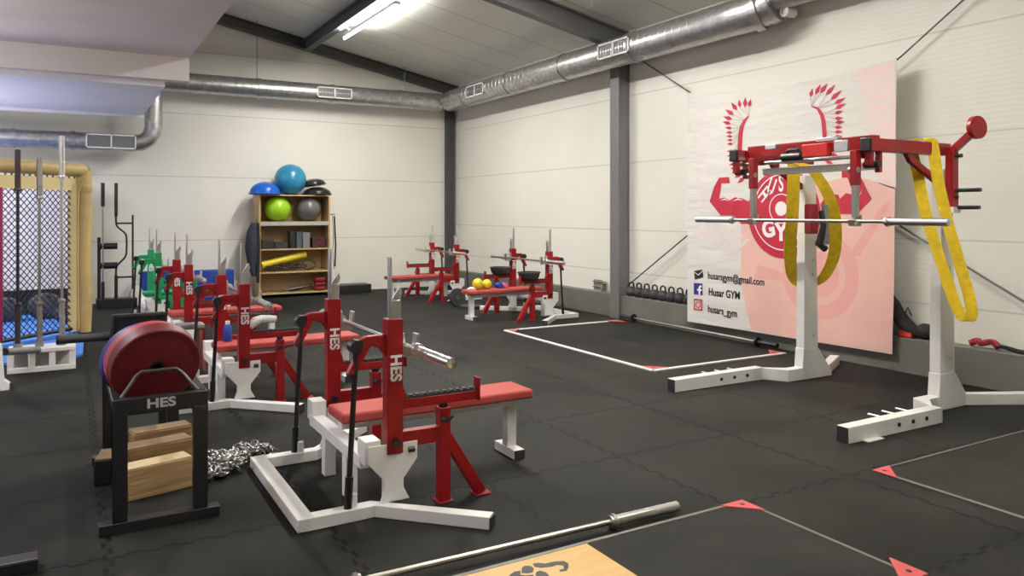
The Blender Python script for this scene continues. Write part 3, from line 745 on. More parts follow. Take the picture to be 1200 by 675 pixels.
# cross beams
b = MB(); b.box(-.85, -.77, -.64, .64, 2.12, 2.225); b.build('cross_beam', RED, t, bevel=.004)
b = MB(); b.box(-1.01, -.94, -.335, -.095, 2.075, 2.18); b.build('gear_box', mat('bright_red_paint', (.55, .02, .015), .35), t, bevel=.006)
b = MB(); b.path([(-.93, -.05, 2.09), (-.96, -.02, 2.15), (-.96, .08, 2.15), (-.93, .15, 2.10)], .018, 8); b.tube((-.96, -.05, 2.09), (-.96, .14, 2.09), .036, n=14); b.build('lever_grip', BLACKM, t)
b = MB(); b.box(-.70, -.64, -.52, .60, 1.965, 2.025); b.build('cross_tube', WHITE, t, bevel=.004)
b = MB(); b.tube((-.90, -.68, 2.06), (-.90, .68, 2.06), .016, n=12); b.build('pivot_shaft', CHROME, t)
for q in ((-.99, -.93, -.42, -.22, 2.195, 2.225), (-1.0, -.98, -.52, -.395, 2.10, 2.19), (-.99, -.93, .195, .31, 2.17, 2.21)): MB().box(*q).build('chrome_plate', CHROME, t, bevel=.003)
# lifting hooks that carry the bar
for y in (-.60, .42):
    b = MB(); b.box(-1.045, -.985, y - .028, y + .028, 1.83, 2.10); b.box(-.99, -.88, y - .02, y + .02, 2.04, 2.09); hk = b.build('hook_arm', RED, t, bevel=.003)
    b = MB(); b.box(-1.035, -.995, y - .022, y + .022, 1.58, 1.84)
    b.prism([(-1.06, 1.515), (-.985, 1.515), (-.975, 1.60), (-.995, 1.60), (-1.0, 1.536), (-1.045, 1.536), (-1.05, 1.565), (-1.066, 1.565)], 'y', y - .03, y + .03)
    b.tube((-1.02, y - .03, 1.95), (-1.02, y + .05, 1.95), .024, n=12)
    b.build('hook', STEEL, hk, bevel=.002)
make_barbell('long steel barbell hanging in hooks of white and red power rack', (5.25, 4.30, 1.552), RZ, length=2.46, sleeve=.45, sr=.027)

# yellow lifting straps
def bez(pts, n=10):
    """Catmull-Rom through pts"""
    P = [Vector(p) for p in pts]; P = [P[0] * 2 - P[1]] + P + [P[-1] * 2 - P[-2]]; out = []
    for i in range(1, len(P) - 2):
        for k in range(n):
            u = k / n; a, b_, c, d = P[i - 1], P[i], P[i + 1], P[i + 2]
            out.append(.5 * ((2 * b_) + (c - a) * u + (2 * a - 5 * b_ + 4 * c - d) * u * u + (3 * b_ - a - 3 * c + d) * u ** 3))
    out.append(P[-2]); return out
YS1, YS2 = 3.66, 5.02
b = MB()
b.strip(bez([(5.98, 3.80, 2.21), (5.975, 3.80, 2.10), (6.0, 3.775, 1.95), (6.03, 3.72, 1.6), (6.05, 3.60, 1.2), (6.055, 3.48, .86), (6.085, 3.42, .77), (6.12, 3.405, .86), (6.12, 3.48, 1.15), (6.10, 3.585, 1.55), (6.08, 3.655, 1.90), (6.075, 3.685, 2.13), (6.05, 3.70, 2.215), (6.0, 3.78, 2.22)]), .09, .006, (.80, -.6, 0))
tag(b.build('lifting_strap', YEL), 'wide yellow webbing strap looped over right arm of white and red power rack', 'strap', 'yellow webbing straps')
b = MB()
b.strip(bez([(5.93, 4.95, 2.075), (5.93, 4.955, 1.85), (5.97, 5.0, 1.6), (6.08, 5.12, 1.25), (6.22, 5.20, .98), (6.36, 5.17, .88), (6.44, 5.03, .97), (6.44, 4.90, 1.2), (6.33, 4.80, 1.5), (6.20, 4.76, 1.75), (6.05, 4.82, 2.0), (5.97, 4.92, 2.085)]), .115, .006, (.80, -.60, 0))
tag(b.build('lifting_strap', YEL), 'wide yellow webbing strap hanging around left upright of white and red power rack', 'strap', 'yellow webbing straps')
t = thing('harness_clip', 'red and black harness hanging against left upright of power rack', 'harness', (6.1, 4.86, 1.44))
b = MB(); b.box(-.10, .0, -.05, .03, -.02, .26); b.build('red_panel', FABRED, t, bevel=.01)
b = MB(); b.path([(.02, -.06, .20), (.05, -.07, .05), (.0, -.06, -.12), (.08, -.06, -.16)], [.025, .03, .04, .035], 10); b.build('grip', BLACKV, t)
b = MB(); b.tube((.08, -.06, .25), (.10, -.06, -.12), .03, n=12); b.build('buckle_tube', GREY, t)

# ------------------------------------------------------------------ banner on the right wall
XB = 7.24
def W2(u, v, off=0.0):
    y, z = wall_pt(u, v, XB); return (XB - off, y, z)
t = thing('banner', 'large white and pink gym banner with red winged logo on right wall', 'banner', (0, 0, 0))
b = MB(); NU, NV = 24, 10
vs = []
for j in range(NV + 1):
    for i in range(NU + 1):
        a, c = i / NU, j / NV
        sag = .105 * 4 * a * (1 - a) * (1 - c)
        yl, yr = 7.80, 4.77 + .05 * c
        zt = 3.24 - .06 * a - sag; zb = .15 + .03 * a
        vs.append((XB, yl + (yr - yl) * a, zt + (zb - zt) * c))
b.add(vs, [(j * (NU + 1) + i, j * (NU + 1) + i + 1, (j + 1) * (NU + 1) + i + 1, (j + 1) * (NU + 1) + i) for j in range(NV) for i in range(NU)], True)
cloth = b.build('cloth', BANNER, t)
b = MB(); b.path([(XB, 7.80, 3.235), (7.39, 7.90, 3.27)], .006, 6); b.path([(XB, 4.78, 3.175), (7.36, 4.82, 3.2)], .006, 6); b.build('tie_cord', BLACKM, t)
def decal(name, polys, m, off=.004):
    b = MB()
    for p in polys:
        q = [W2(u, v, off) for u, v in p]; n = len(q); b.add(q, [tuple(range(n))])
    return b.build(name, m, t)
def zm(x0, y0, s, pts): return [(x0 + x / s, y0 + y / s) for x, y in pts]
def disc_pts(u, v, r, n=48, ry=None, a0=0, a1=2 * PI):
    return [(u + r * math.cos(a0 + (a1 - a0) * k / n), v + (ry or r) * math.sin(a0 + (a1 - a0) * k / n)) for k in range(n)]
def circ(y, z, r, n=56): return [(y + r * math.cos(2 * PI * k / n), z + r * math.sin(2 * PI * k / n)) for k in range(n)]
def plane_poly(name, polys, m, off):
    b = MB()
    for p in polys: b.add([(XB - off, y, z) for y, z in p], [tuple(range(len(p)))])
    return b.build(name, m, t)
def ring(name, y, z, r0, r1, m, off, a0=0, a1=2 * PI, n=64):
    b = MB(); vs = []
    for k in range(n + 1):
        a = a0 + (a1 - a0) * k / n
        for r in (r0, r1): vs.append((XB - off, y + r * math.cos(a), z + r * math.sin(a)))
    b.add(vs, [(2 * k, 2 * k + 1, 2 * k + 3, 2 * k + 2) for k in range(n)]); return b.build(name, m, t)
# background tints: pink field lower right, pale feathers left, pale field upper right
decal('pink_field', [[(869, 255), (905, 225), (960, 215), (1000, 205), (1049, 220), (1048, 330), (1045.5, 414), (985, 405), (925, 395), (880, 386), (868, 330)]], BPINK, .002)
decal('pink_field', [[(1003, 82), (1049, 70), (1050, 222), (1030, 215), (1018, 170), (1016, 120)]], BPALE2, .002)
plane_poly('pink_swirl', [circ(5.70, .93, .50)], BPINK2, .003)
ring('pink_swirl', 5.70, .93, .26, .34, BPINK, .0035)
decal('pink_swirl', [[(1035, 240), (1046, 235), (1008, 300), (994, 300)]], BPINK2, .0035); decal('pink_swirl', [[(888, 310), (925, 322), (926, 330), (884, 326)]], BPINK2, .0035)
fe = []
for k in range(9):
    u0, v0 = 809 + k * 1.2, 130 + k * 13
    fe.append([(u0, v0), (u0 + 16, v0 + 10), (u0 + 17, v0 + 13), (u0, v0 + 7)])
for k in range(8):
    u0, v0 = 812 + k * 6.0, 262 + k * 3.5
    fe.append([(u0, v0 + 12), (u0 + 22, v0 - 8), (u0 + 25, v0 - 6), (u0 + 4, v0 + 16)])
decal('pale_feather', fe, BPALE, .003)
fe2 = [[(1010 + k * 1.5, 98 + k * 12), (1044, 88 + k * 12), (1044, 92 + k * 12), (1011 + k * 1.5, 104 + k * 12)] for k in range(9)]
decal('pale_feather', fe2, BPALE, .003)
# wings
def wing(tips, inner, spine, x0, y0, s):
    loz, quill = [], []
    sp = [Vector((x0 + x / s, y0 + y / s)) for x, y in spine]
    for k, (tp, inn) in enumerate(zip(tips, inner)):
        tp, inn = Vector((x0 + tp[0] / s, y0 + tp[1] / s)), Vector((x0 + inn[0] / s, y0 + inn[1] / s))
        d = tp - inn; nrm = Vector((-d.y, d.x)).normalized(); inn = inn - d * .12; d = tp - inn; wd = min(2.7, max(1.5, d.length * .22)); m = inn + d * .38
        loz.append([tuple(inn), tuple(m + nrm * wd), tuple(tp), tuple(m - nrm * wd)])
        root = sp[min(len(sp) - 1, int(k * len(sp) / len(tips)))]
        nn = (root - inn); n2 = Vector((-nn.y, nn.x)).normalized() * .6
        quill.append([tuple(inn + n2), tuple(root + n2 * .4), tuple(root - n2 * .4), tuple(inn - n2)])
    decal('wing_feather', loz, BRED, .005); decal('wing_quill', quill, BQUILL, .004)
    pl = []
    W = [.6, 1.6, 2.2, 2.4, 2.5, 2.5, 2.4]
    for sg in (1, -1):
        rng = range(len(sp)) if sg > 0 else range(len(sp) - 1, -1, -1)
        for k in rng:
            d = (sp[min(k + 1, len(sp) - 1)] - sp[max(k - 1, 0)]).normalized(); nrm = Vector((-d.y, d.x))
            pl.append(tuple(sp[k] + nrm * W[min(k, 6)] * sg))
    decal('wing_spine', [pl], BRED, .005)
tR = [(760, 90), (825, 55), (880, 50), (940, 60), (990, 105), (1025, 165), (1025, 210), (1005, 270), (1005, 325), (1015, 355), (1000, 400), (1000, 433), (995, 470), (990, 510), (985, 550), (978, 590), (965, 625), (945, 660), (925, 690)]
iR = [(745, 155), (785, 135), (825, 125), (870, 140), (910, 175), (940, 210), (945, 250), (940, 290), (940, 330), (945, 362), (940, 400), (940, 437), (935, 475), (930, 515), (922, 550), (915, 580), (900, 610), (880, 640), (865, 665)]
sR = [(750, 232), (800, 250), (832, 300), (846, 350), (852, 420), (856, 490), (856, 560)]
wing(tR, iR, sR, 840, 90, 6.753)
tL = [(270, 175), (228, 160), (178, 178), (115, 200), (68, 258), (52, 315), (45, 355), (65, 400), (70, 440), (75, 470), (80, 500), (80, 530), (80, 590), (80, 628), (90, 660), (98, 700), (108, 730), (120, 765), (140, 800), (165, 845)]
iL = [(258, 235), (225, 235), (185, 238), (158, 260), (130, 298), (118, 335), (108, 372), (118, 408), (122, 442), (122, 472), (124, 502), (126, 532), (128, 585), (130, 620), (140, 650), (150, 685), (160, 712), (175, 740), (195, 770), (215, 800)]
sL = [(255, 310), (222, 345), (200, 395), (190, 440), (186, 500), (184, 560), (186, 620)]
wing(tL, iL, sL, 840, 90, 6.753)
# flexing arms either side of the disc
aL = zm(820, 190, 5.217, [(120, 95), (180, 92), (185, 128), (135, 128), (120, 225), (150, 215), (185, 235), (215, 215), (262, 222), (300, 240), (330, 200), (420, 260), (400, 360), (300, 375), (255, 378), (200, 325), (130, 327), (62, 240), (90, 150)])
aR = zm(820, 190, 5.217, [(870, 50), (935, 45), (990, 100), (1052, 225), (965, 318), (865, 318), (845, 300), (760, 330), (740, 260), (770, 205), (800, 195), (850, 200), (858, 225), (895, 190), (945, 200), (905, 95), (870, 95)])
decal('flexed_arm', [aL], BRED, .0055); decal('flexed_arm', [aR], BRED, .0055)
decal('arm_highlight', [zm(820, 190, 5.217, [(125, 235), (155, 222), (180, 238), (155, 230)]), zm(820, 190, 5.217, [(200, 240), (235, 222), (270, 235), (235, 230)]), zm(820, 190, 5.217, [(1000, 150), (985, 190), (960, 205), (985, 198)])], BWHITE, .0065)
cy, cz = 6.22, 1.665
plane_poly('logo_disc', [circ(6.20, 1.605, .525)], BRED, .006)
ring('logo_ring', 6.20, 1.625, .437, .450, BWHITE, .007)
plane_poly('hub_circle', [circ(cy, cz, .085)], BWHITE, .008)
ring('logo_ring', cy, cz, .165, .176, BWHITE, .007)
def letter(ch, size, y, z, rot, m, sx=1.0, bold=.0, off=.008):
    # text facing -X, reading toward -Y
    xd = Vector((0, -math.cos(rot), math.sin(rot))); yd = Vector((0, math.sin(rot), math.cos(rot)))
    return text_mesh(ch, size, m, 'lettering', t, basis(xd, yd, (XB - off, y, z)), .0005, bold, sx)
for k, ch in enumerate('HUSAR'):
    a = (2 - k) * R(27)          # + = toward the left (larger Y)
    letter(ch, .275, cy + .315 * math.sin(a), cz + .30 * math.cos(a) - .01, -a * .85, BWHITE, .56, .007)
for ch, dy, dz, a in (('G', .185, -.25, R(14)), ('Y', .0, -.285, 0), ('M', -.19, -.25, R(-14))):
    letter(ch, .27, cy + dy, cz + dz, a, BWHITE, .95, .012)
# contact lines with icons
def line(txt, u0, v0, u1, v1, hpx, off=.005, bold=.0015):
    y0, z0 = wall_pt(u0, v0, XB); y1, z1 = wall_pt(u1, v1, XB)
    cu = bpy.data.curves.new('m', 'FONT'); cu.body = txt; cu.size = 1; tmp = bpy.data.objects.new('m', cu); C.objects.link(tmp); bpy.context.view_layer.update(); wd = tmp.dimensions.x; bpy.data.objects.remove(tmp)
    size = hpx; L = math.hypot(y1 - y0, z1 - z0)
    xd = Vector((0, y1 - y0, z1 - z0)).normalized(); yd = Vector((0, -xd.z, xd.y)); yd = yd if yd.z > 0 else -yd
    xd2 = xd; zd = xd2.cross(yd)
    return text_mesh(txt, size, INK, 'lettering', t, basis(xd2, yd, (XB - off, (y0 + y1) / 2, (z0 + z1) / 2)), .0005, bold, L / (wd * size))
line('husarsgym@gmail.com', 830, 323.0, 896, 331.0, .125, bold=.002)
line('Husar GYM', 831, 342.0, 867, 347.0, .135, bold=.003)
line('husars_gym', 830, 362.0, 864, 368.0, .13, bold=.002)
decal('mail_icon', [[(813.5, 317.5), (823.5, 315.8), (824.5, 325), (814.5, 327.5)]], INK, .004)
decal('mail_icon_flap', [[(813.8, 319), (818.8, 323), (824, 317.6), (823.9, 316.9), (818.6, 321.6), (813.6, 318)]], BWHITE, .0055)
decal('social_icon', [[(813.3, 331.5), (823.5, 332.3), (823.5, 345.8), (813.3, 344.8)]], FBBLUE, .004)
decal('social_icon_letter', [[(822.5, 334.5), (820.3, 334.6), (819, 336.4), (819, 338.6), (817.3, 338.5), (817.3, 340.6), (819, 340.7), (819, 345.2), (821, 345.4), (821, 340.9), (822.6, 341), (822.8, 338.9), (821, 338.8), (821, 337), (822.5, 336.8)]], BWHITE, .0055)
def rring(u, v, rx, rz_, wpx):
    o = disc_pts(u, v, rx, 24, rz_); i = disc_pts(u, v, rx - wpx, 24, rz_ - wpx)
    return [[o[k], o[(k + 1) % 24], i[(k + 1) % 24], i[k]] for k in range(24)]
sq = [[(813.3, 350.2), (823.3, 351), (823.3, 352.6), (813.3, 351.8)], [(813.3, 361.6), (823.3, 362.4), (823.3, 364), (813.3, 363.2)], [(813.3, 350.2), (814.7, 350.3), (814.7, 363.3), (813.3, 363.2)], [(821.9, 350.9), (823.3, 351), (823.3, 364), (821.9, 363.9)]]
decal('camera_icon', sq + rring(818.3, 357.1, 3.1, 4.0, 1.2) + [disc_pts(821, 353.4, .7, 8)], IGRED, .004)

# ------------------------------------------------------------------ things on the kerb ledge and floor at right
XLG = 7.385
kb_u = [742, 752, 761, 770, 779, 788, 797, 804]
kbl = ['leftmost black kettlebell, beside the steel column', 'second black kettlebell from the steel column', 'third black kettlebell from the steel column', 'fourth black kettlebell from the steel column', 'fourth black kettlebell from the banner', 'third black kettlebell from the banner', 'second black kettlebell from the banner', 'rightmost black kettlebell, against the banner edge']
k0 = None
for i in range(8):
    y = 9.17 - i * .178
    if k0 is None:
        k0 = thing('kettlebell', kbl[0], 'kettlebell', (XLG, y, .355), 0, 'kettlebells on the ledge')
        b = MB(); b.lathe([(0, 0), (.055, 0), (.078, .025), (.084, .07), (.068, .12), (.04, .14), (0, .145)], (0, 0, 0), n=22); b.build('body', RUBBER, k0)
        b = MB(); b.path([(0, -.042, .105), (0, -.055, .15), (0, -.045, .195), (0, 0, .212), (0, .045, .195), (0, .055, .15), (0, .042, .105)], .013, 8); b.build('handle', BLACKM, k0)
    else:
        k = copy_tree(k0); k.location = (XLG, y, .355); k['label'] = kbl[i]
t = thing('wire_basket', 'small grey metal basket of rods on ledge left of column', 'basket', (7.38, 9.97, .355))
b = MB(); b.box(-.05, .05, -.10, .10, 0, .02)
for k in range(6): b.tube((-.03, -.10 + k * .04, .02), (-.03, -.10 + k * .04, .19), .014, n=8)
b.build('rods', mat('weathered_metal', (.34, .31, .27), .5, .3, var=.3, vscale=30), t)
b = MB(); [b.box(-.055, .055, -.12, .12, z, z + .012) for z in (.07, .15)]; b.build('hoop', GREY, t)
make_barbell('black barbell lying on floor along the kerb in front of kettlebells', (7.20, 7.72, .062), (0, 0, R(89.2)), 3.0, .30, .028, STEEL, BLACKM, cr=.06)
t = thing('gym_bag', 'black slumped bag on ledge at right edge of banner', 'bag', (7.375, 4.80, .355))
b = MB(); b.path([(0, -.19, .03), (0, -.14, .06), (0, -.04, .12), (0, .05, .22), (0.01, .10, .32), (.02, .14, .42)], [.02, .055, .075, .07, .06, .02], 14); b.build('bag_body', FABBLK, t)
b = MB(); b.path([(0, -.02, .22), (.0, -.06, .30), (0, -.10, .22)], .008, 6); b.build('strap', BLACKM, t)
b = MB(); b.box(-.05, .05, -.10, .10, 0, .09); o = tag(b.build('red_box', REDPLASTIC, bevel=.012), 'small red box on ledge between banner and rack upright', 'box')
o.location = (7.36, 4.735, .357)
o.scale = (.8, .7, .8)
b = MB(); b.ball((0, 0, .08), .08, 18, 10, (.8, 1.2, 1)); o = tag(b.build('boxing_glove', FABBLK), 'black padded glove on ledge behind right upright of rack', 'glove'); o.location = (7.38, 4.555, .357)
t = thing('lifting_belt', 'red and black belt crumpled on ledge at far right', 'belt', (7.37, 3.98, .355))
b = MB(); b.path(bez([(0, .14, .03), (.02, .08, .06), (-.02, .02, .05), (.01, -.06, .07), (0, -.12, .03)], 5), [.03] * 21, 8); b.build('red_band', FABRED, t)
b = MB(); b.path(bez([(.02, -.08, .03), (0, -.16, .04), (.02, -.26, .02), (-.01, -.34, .02)], 5), [.02] * 16, 8); b.build('black_band', FABBLK, t)

# ------------------------------------------------------------------ lifting platforms: frames, corners, plywood
def strip_line(bm_, p, q, w=.03, h=.006): bm_.beam((p[0], p[1], h / 2), (q[0], q[1], h / 2), w, h)
def corner(par, x, y, sx, sy, s=.17):
    b = MB(); b.prism([(x, y), (x + sx * s, y), (x, y + sy * s)] if sx * sy > 0 else [(x, y), (x, y + sy * s), (x + sx * s, y)], 'z', .006, .017)
    c = b.build('corner_piece', CORAL, par, bevel=.003)
    b = MB(); b.tube((x + sx * s * .3, y + sy * s * .3, .0168), (x + sx * s * .3, y + sy * s * .3, .019), .014, n=10); b.build('bolt', BLACKM, c)
t = thing('platform_frame', 'thin pale metal frame with red corners on floor before banner wall', 'floor frame', (0, 0, 0))
b = MB(); x0, x1, y0, y1 = 5.17, 7.12, 6.07, 9.15
for p, q in (((x0, y0), (x0, y1)), ((x0, y1), (x1, y1)), ((x0, y0), (x1, y0))): strip_line(b, p, q, .05, .012)
b.build('frame_strip', TEXTW, t)
corner(t, x0 + .02, y0 + .02, 1, 1, .2); corner(t, x0 + .02, y1 - .02, 1, -1, .2); corner(t, x1 - .02, y0 + .02, -1, 1, .2); corner(t, x1 - .02, y1 - .02, -1, -1, .2)

t = thing('lifting_platform', 'lifting platform in front with plywood centre and black rubber wing', 'platform', (0, 0, 0))
b = MB(); b.box(2.185, 3.235, .6, 3.05, 0, .010); b.build('rubber_mat', mat('platform_rubber', (.020, .020, .0175), .7, var=.3, vscale=3, bump=.2, bscale=200, spec=.1), t)
b = MB(); b.box(.95, 2.18, .6, 3.05, 0, .012); wd = b.build('plywood_centre', PLY, t)
b = MB()
strip_line(b, (.95, 3.065), (3.26, 3.065), .022, .012); strip_line(b, (3.25, .6), (3.25, 3.07), .022, .012)
b.build('frame_strip', mat('dull_steel_strip', (.16, .155, .14), .5, .5), t)
corner(t, 3.26, 3.075, -1, -1, .17); corner(t, 3.31, 2.03, -1, 1, .19)
# stencilled strongman motif on the plywood
def fl(u, v, z=.0125):
    s, c = math.sin(YAW), math.cos(YAW); d = (H_CAM - z) * F_PX / (v - V_H); l = (u - 600) / F_PX * d
    return (s * d + c * l, c * d - s * l)
mot = [zm(560, 600, 6, [(385, 365), (420, 357), (470, 362), (540, 348), (605, 345), (635, 360), (638, 390), (625, 412), (580, 420), (570, 408), (605, 400), (600, 375), (560, 372), (520, 385), (440, 392), (400, 385)]),
       zm(560, 600, 6, [(310, 392), (330, 378), (375, 380), (395, 400), (385, 425), (345, 432), (305, 428)]),
       zm(560, 600, 6, [(412, 420), (440, 412), (480, 425), (500, 445), (500, 470), (420, 470), (405, 440)]),
       zm(560, 600, 6, [(225, 440), (260, 418), (300, 412), (300, 440), (330, 445), (390, 440), (400, 470), (380, 520), (230, 520), (215, 470)])]
b = MB()
for p in mot:
    q = [fl(u, v) for u, v in p]; b.prism(q, 'z', .012, .0128)
b.build('stencil', INK, wd)

t = thing('lifting_platform', 'black rubber lifting platform at right with red corner', 'platform', (0, 0, 0))
b = MB(); b.box(4.37, 6.9, .2, 3.0, 0, .012); b.build('rubber_mat', MATS['platform_rubber'], t)
b = MB(); strip_line(b, (4.35, 3.015), (6.9, 3.015), .016, .014); strip_line(b, (4.355, .2), (4.355, 3.02), .03, .014); b.build('frame_strip', MATS['dull_steel_strip'], t)
corner(t, 4.34, 3.025, 1, -1, .17)

# ------------------------------------------------------------------ shelf unit at the back
SX0, SX1, SY0, SY1 = 3.10, 4.46, 14.88, 15.42
t = thing('shelf_unit', 'open wooden shelf unit against back wall with balls and gear', 'shelf unit', (0, 0, 0))
for x in (SX0, SX1 - .03): MB().box(x, x + .03, SY0, SY1, 0, 1.96).build('side_panel', SHELFWOOD, t, bevel=.002)
for z in (.06, .46, .90, 1.42, 1.935): MB().box(SX0 + .03, SX1 - .03, SY0, SY1, z, z + .025).build('shelf_board', SHELFWOOD, t, bevel=.002)
for z in (1.42,): MB().box(SX0 + .03, SX1 - .03, SY0 - .004, SY0 + .0, z - .05, z + .025).build('front_lip', mat('grey_edge', (.38, .36, .31), .6), t)
MB().box(SX0, SX1, SY1, SY1 + .012, .0, 1.96).build('back_panel', SHELFWOOD, t)
def gball(x, y, z, r, m, label):
    t = thing('exercise_ball', label, 'ball', (x, y, z), 0, 'exercise balls')
    b = MB(); b.ball((0, 0, r), r, 40, 24); b.build('ball_shell', m, t)
    b = MB(); b.lathe([(0, .012), (.014, .012), (.016, .0)], (0, -r * .86, r + r * .5), (0, .86, -.5), 10); b.build('valve', mat('white_plug', (.75, .75, .75), .5), t)
    return t
ZT = 1.96
gball(3.745, 15.12, ZT, .30, GLOSSBLUE, 'big teal blue exercise ball on top of shelf unit')
gball(3.50, 15.12, 1.446, .245, LIME, 'lime green exercise ball in top bay of shelf unit')
gball(4.10, 15.12, 1.446, .24, SILVER, 'dark grey exercise ball in top bay of shelf unit')
def dome(x, y, z, r, m, label, tilt=(0, 0, 0), sq=.75):
    t = thing('balance_dome', label, 'balance trainer', (x, y, z), 0, 'half dome balance trainers'); t.rotation_euler = tilt
    b = MB(); b.ball((0, 0, .035), r * .93, 32, 10, (1, 1, sq), True); b.build('dome', m, t)
    b = MB(); b.lathe([(0, 0), (r * .9, 0), (r, .012), (r, .03), (r * .9, .04), (0, .04)], (0, 0, 0), n=32); b.build('base_plate', m, t)
    return t
dome(3.24, 15.02, ZT, .30, COBALT, 'blue half dome balance trainer on top left of shelf unit')
dome(4.27, 15.10, ZT, .28, BLACKV, 'black half dome balance trainer lying on top right of shelf', (0, 0, 0), .5)
dome(4.20, 15.14, ZT + .185, .25, BLACKV, 'tilted black half dome trainer stacked upon the other black one', (R(-4), R(-7), 0), .45)
# second shelf
def box_thing(name, label, cat, x0, x1, y0, y1, z0, z1, m, bev=.006, group=None):
    o = MB().box(-(x1 - x0) / 2, (x1 - x0) / 2, -(y1 - y0) / 2, (y1 - y0) / 2, 0, z1 - z0).build(name, m, None, bev)
    o.location = ((x0 + x1) / 2, (y0 + y1) / 2, z0); return tag(o, label, cat, group)
Z2 = .925
box_thing('step_box', 'low black box at left on the third shelf', 'box', 3.17, 3.40, 14.95, 15.30, Z2, Z2 + .17, BLACKM)
box_thing('step_box', 'flat black case beside low black box on shelf', 'box', 3.42, 3.66, 14.98, 15.30, Z2, Z2 + .12, RUBBER)
box_thing('yoga_block', 'tall black foam block on the shelf', 'block', 3.70, 3.80, 14.95, 15.2, Z2, Z2 + .33, BLACKV, group='foam blocks')
box_thing('yoga_block', 'dark slate foam block between black and grey ones', 'block', 3.82, 3.92, 14.95, 15.2, Z2, Z2 + .32, mat('slate_foam', (.06, .075, .085), .8), group='foam blocks')
box_thing('yoga_block', 'light grey foam block on the shelf', 'block', 3.94, 4.08, 14.95, 15.2, Z2, Z2 + .31, mat('grey_foam', (.16, .165, .16), .8), group='foam blocks')
t = thing('wrist_wraps', 'dark box with coiled red band on shelf at right', 'box', (4.26, 15.06, Z2))
MB().box(-.13, .13, -.1, .1, 0, .2).build('box_body', mat('dark_maroon_card', (.05, .012, .015), .7), t, bevel=.01)
b = MB(); b.path([(.05 * math.cos(a), -.104, .14 + .05 * math.sin(a)) for a in [2 * PI * k / 20 for k in range(20)]], .008, 6, True); b.build('coil', FABRED, t)
Z3 = .485
b = MB(); b.tube((-.42, 0, 0), (.42, 0, .19), .065, n=24)
o = tag(b.build('foam_roller', YELPL), 'long yellow foam roller lying tilted on shelf', 'roller'); o.location = (3.60, 15.02, Z3 + .13)
t = thing('resistance_bands', 'tangle of black resistance bands under yellow roller', 'bands', (3.75, 15.02, Z3))
b = MB()
for k in range(6):
    cx_, r_ = -.45 + k * .15, .06 + .02 * (k % 3)
    b.path([(cx_ + 1.4 * r_ * math.cos(a), -.05 + .02 * math.sin(3 * a), r_ + .014 + r_ * .9 * math.sin(a) * (.5 if k < 5 else 1)) for a in [2 * PI * j / 20 for j in range(20)]], .012, 6, True)
b.build('bands', BLACKV, t)
Z4 = .085
t = thing('ankle_weights', 'red stack of ankle weights on bottom shelf', 'ankle weights', (4.28, 15.0, Z4))
for k in range(3):
    MB().box(-.10, .10, -.08, .08, .012 + k * .085, .085 + k * .085).build('pouch', FABRED, t, bevel=.02)
t = thing('exercise_rods', 'dark rods lying on bottom shelf', 'rods', (3.85, 15.0, Z4))
b = MB(); b.path([(-.35, 0, .03), (-.1, .02, .05), (.2, -.02, .10)], .02, 8); b.path([(-.15, .05, .02), (.1, .08, .06), (.30, .02, .12)], .025, 8); b.build('rod', BLACKV, t)
# bags on the flanks
t = thing('hanging_jacket', 'dark navy jacket hanging on left side of shelf unit', 'jacket', (3.06, 14.98, 0))
b = MB(); b.path([(-.02, -.03, 1.42), (-.06, -.03, 1.25), (-.07, -.03, .95), (-.06, -.03, .65), (-.04, -.03, .42)], [.07, .11, .13, .10, .04], 16); b.build('body', FABDK, t)
b = MB(); b.path([(.02, -.10, 1.42), (.03, -.12, 1.0), (.02, -.10, .30)], .03, 8); b.path([(-.02, -.04, 1.40), (.0, -.04, 1.5), (.03, -.04, 1.40)], .008, 6); b.build('strap', FABBLK, t)
t = thing('hanging_straps', 'narrow dark straps hanging on right side of shelf unit', 'straps', (4.50, 14.95, 0))
b = MB(); b.strip([(.02, 0, 1.58), (.04, -.02, 1.2), (.03, .0, .8), (.05, -.02, .5)], .06, .01, (0.3, 1, 0)); b.strip([(.05, -.04, 1.55), (.07, -.06, 1.0), (.06, -.05, .55)], .03, .012, (1, 0, 0)); b.tube((-.02, 0, 1.585), (.08, 0, 1.585), .008); b.build('strap', FABBLK, t)
# low black box right of the shelf
box_thing('low_bench', 'long low black box on floor right of shelf unit', 'box', 4.62, 5.35, 15.0, 15.42, 0, .16, BLACKM)
# blue gym mat standing behind the left benches
t = thing('gym_mat', 'blue folding gym mat standing against back wall behind benches', 'mat', (1.92, 15.25, 0))
MB().box(-.80, -.01, -.09, .09, 0, .56).build('mat_panel', BLUEDK, t, bevel=.02); MB().box(.01, .78, -.09, .09, 0, .55).build('mat_panel', BLUEDK, t, bevel=.02)
# wooden-legged stool between the left benches
t = thing('stool', 'small grey topped stool between second and third bench press', 'stool', (1.07, 8.42, 0))
MB().box(-.13, .13, -.10, .10, .44, .49).build('seat', mat('grey_vinyl', (.17, .17, .155), .6, var=.2), t, bevel=.012)
for sx in (-1, 1):
    for sy in (-1, 1): MB().beam((sx * .13, sy * .10, 0.002), (sx * .09, sy * .07, .44), .03, .03).build('leg', mat('red_brown_stain', (.20, .045, .03), .5), t)

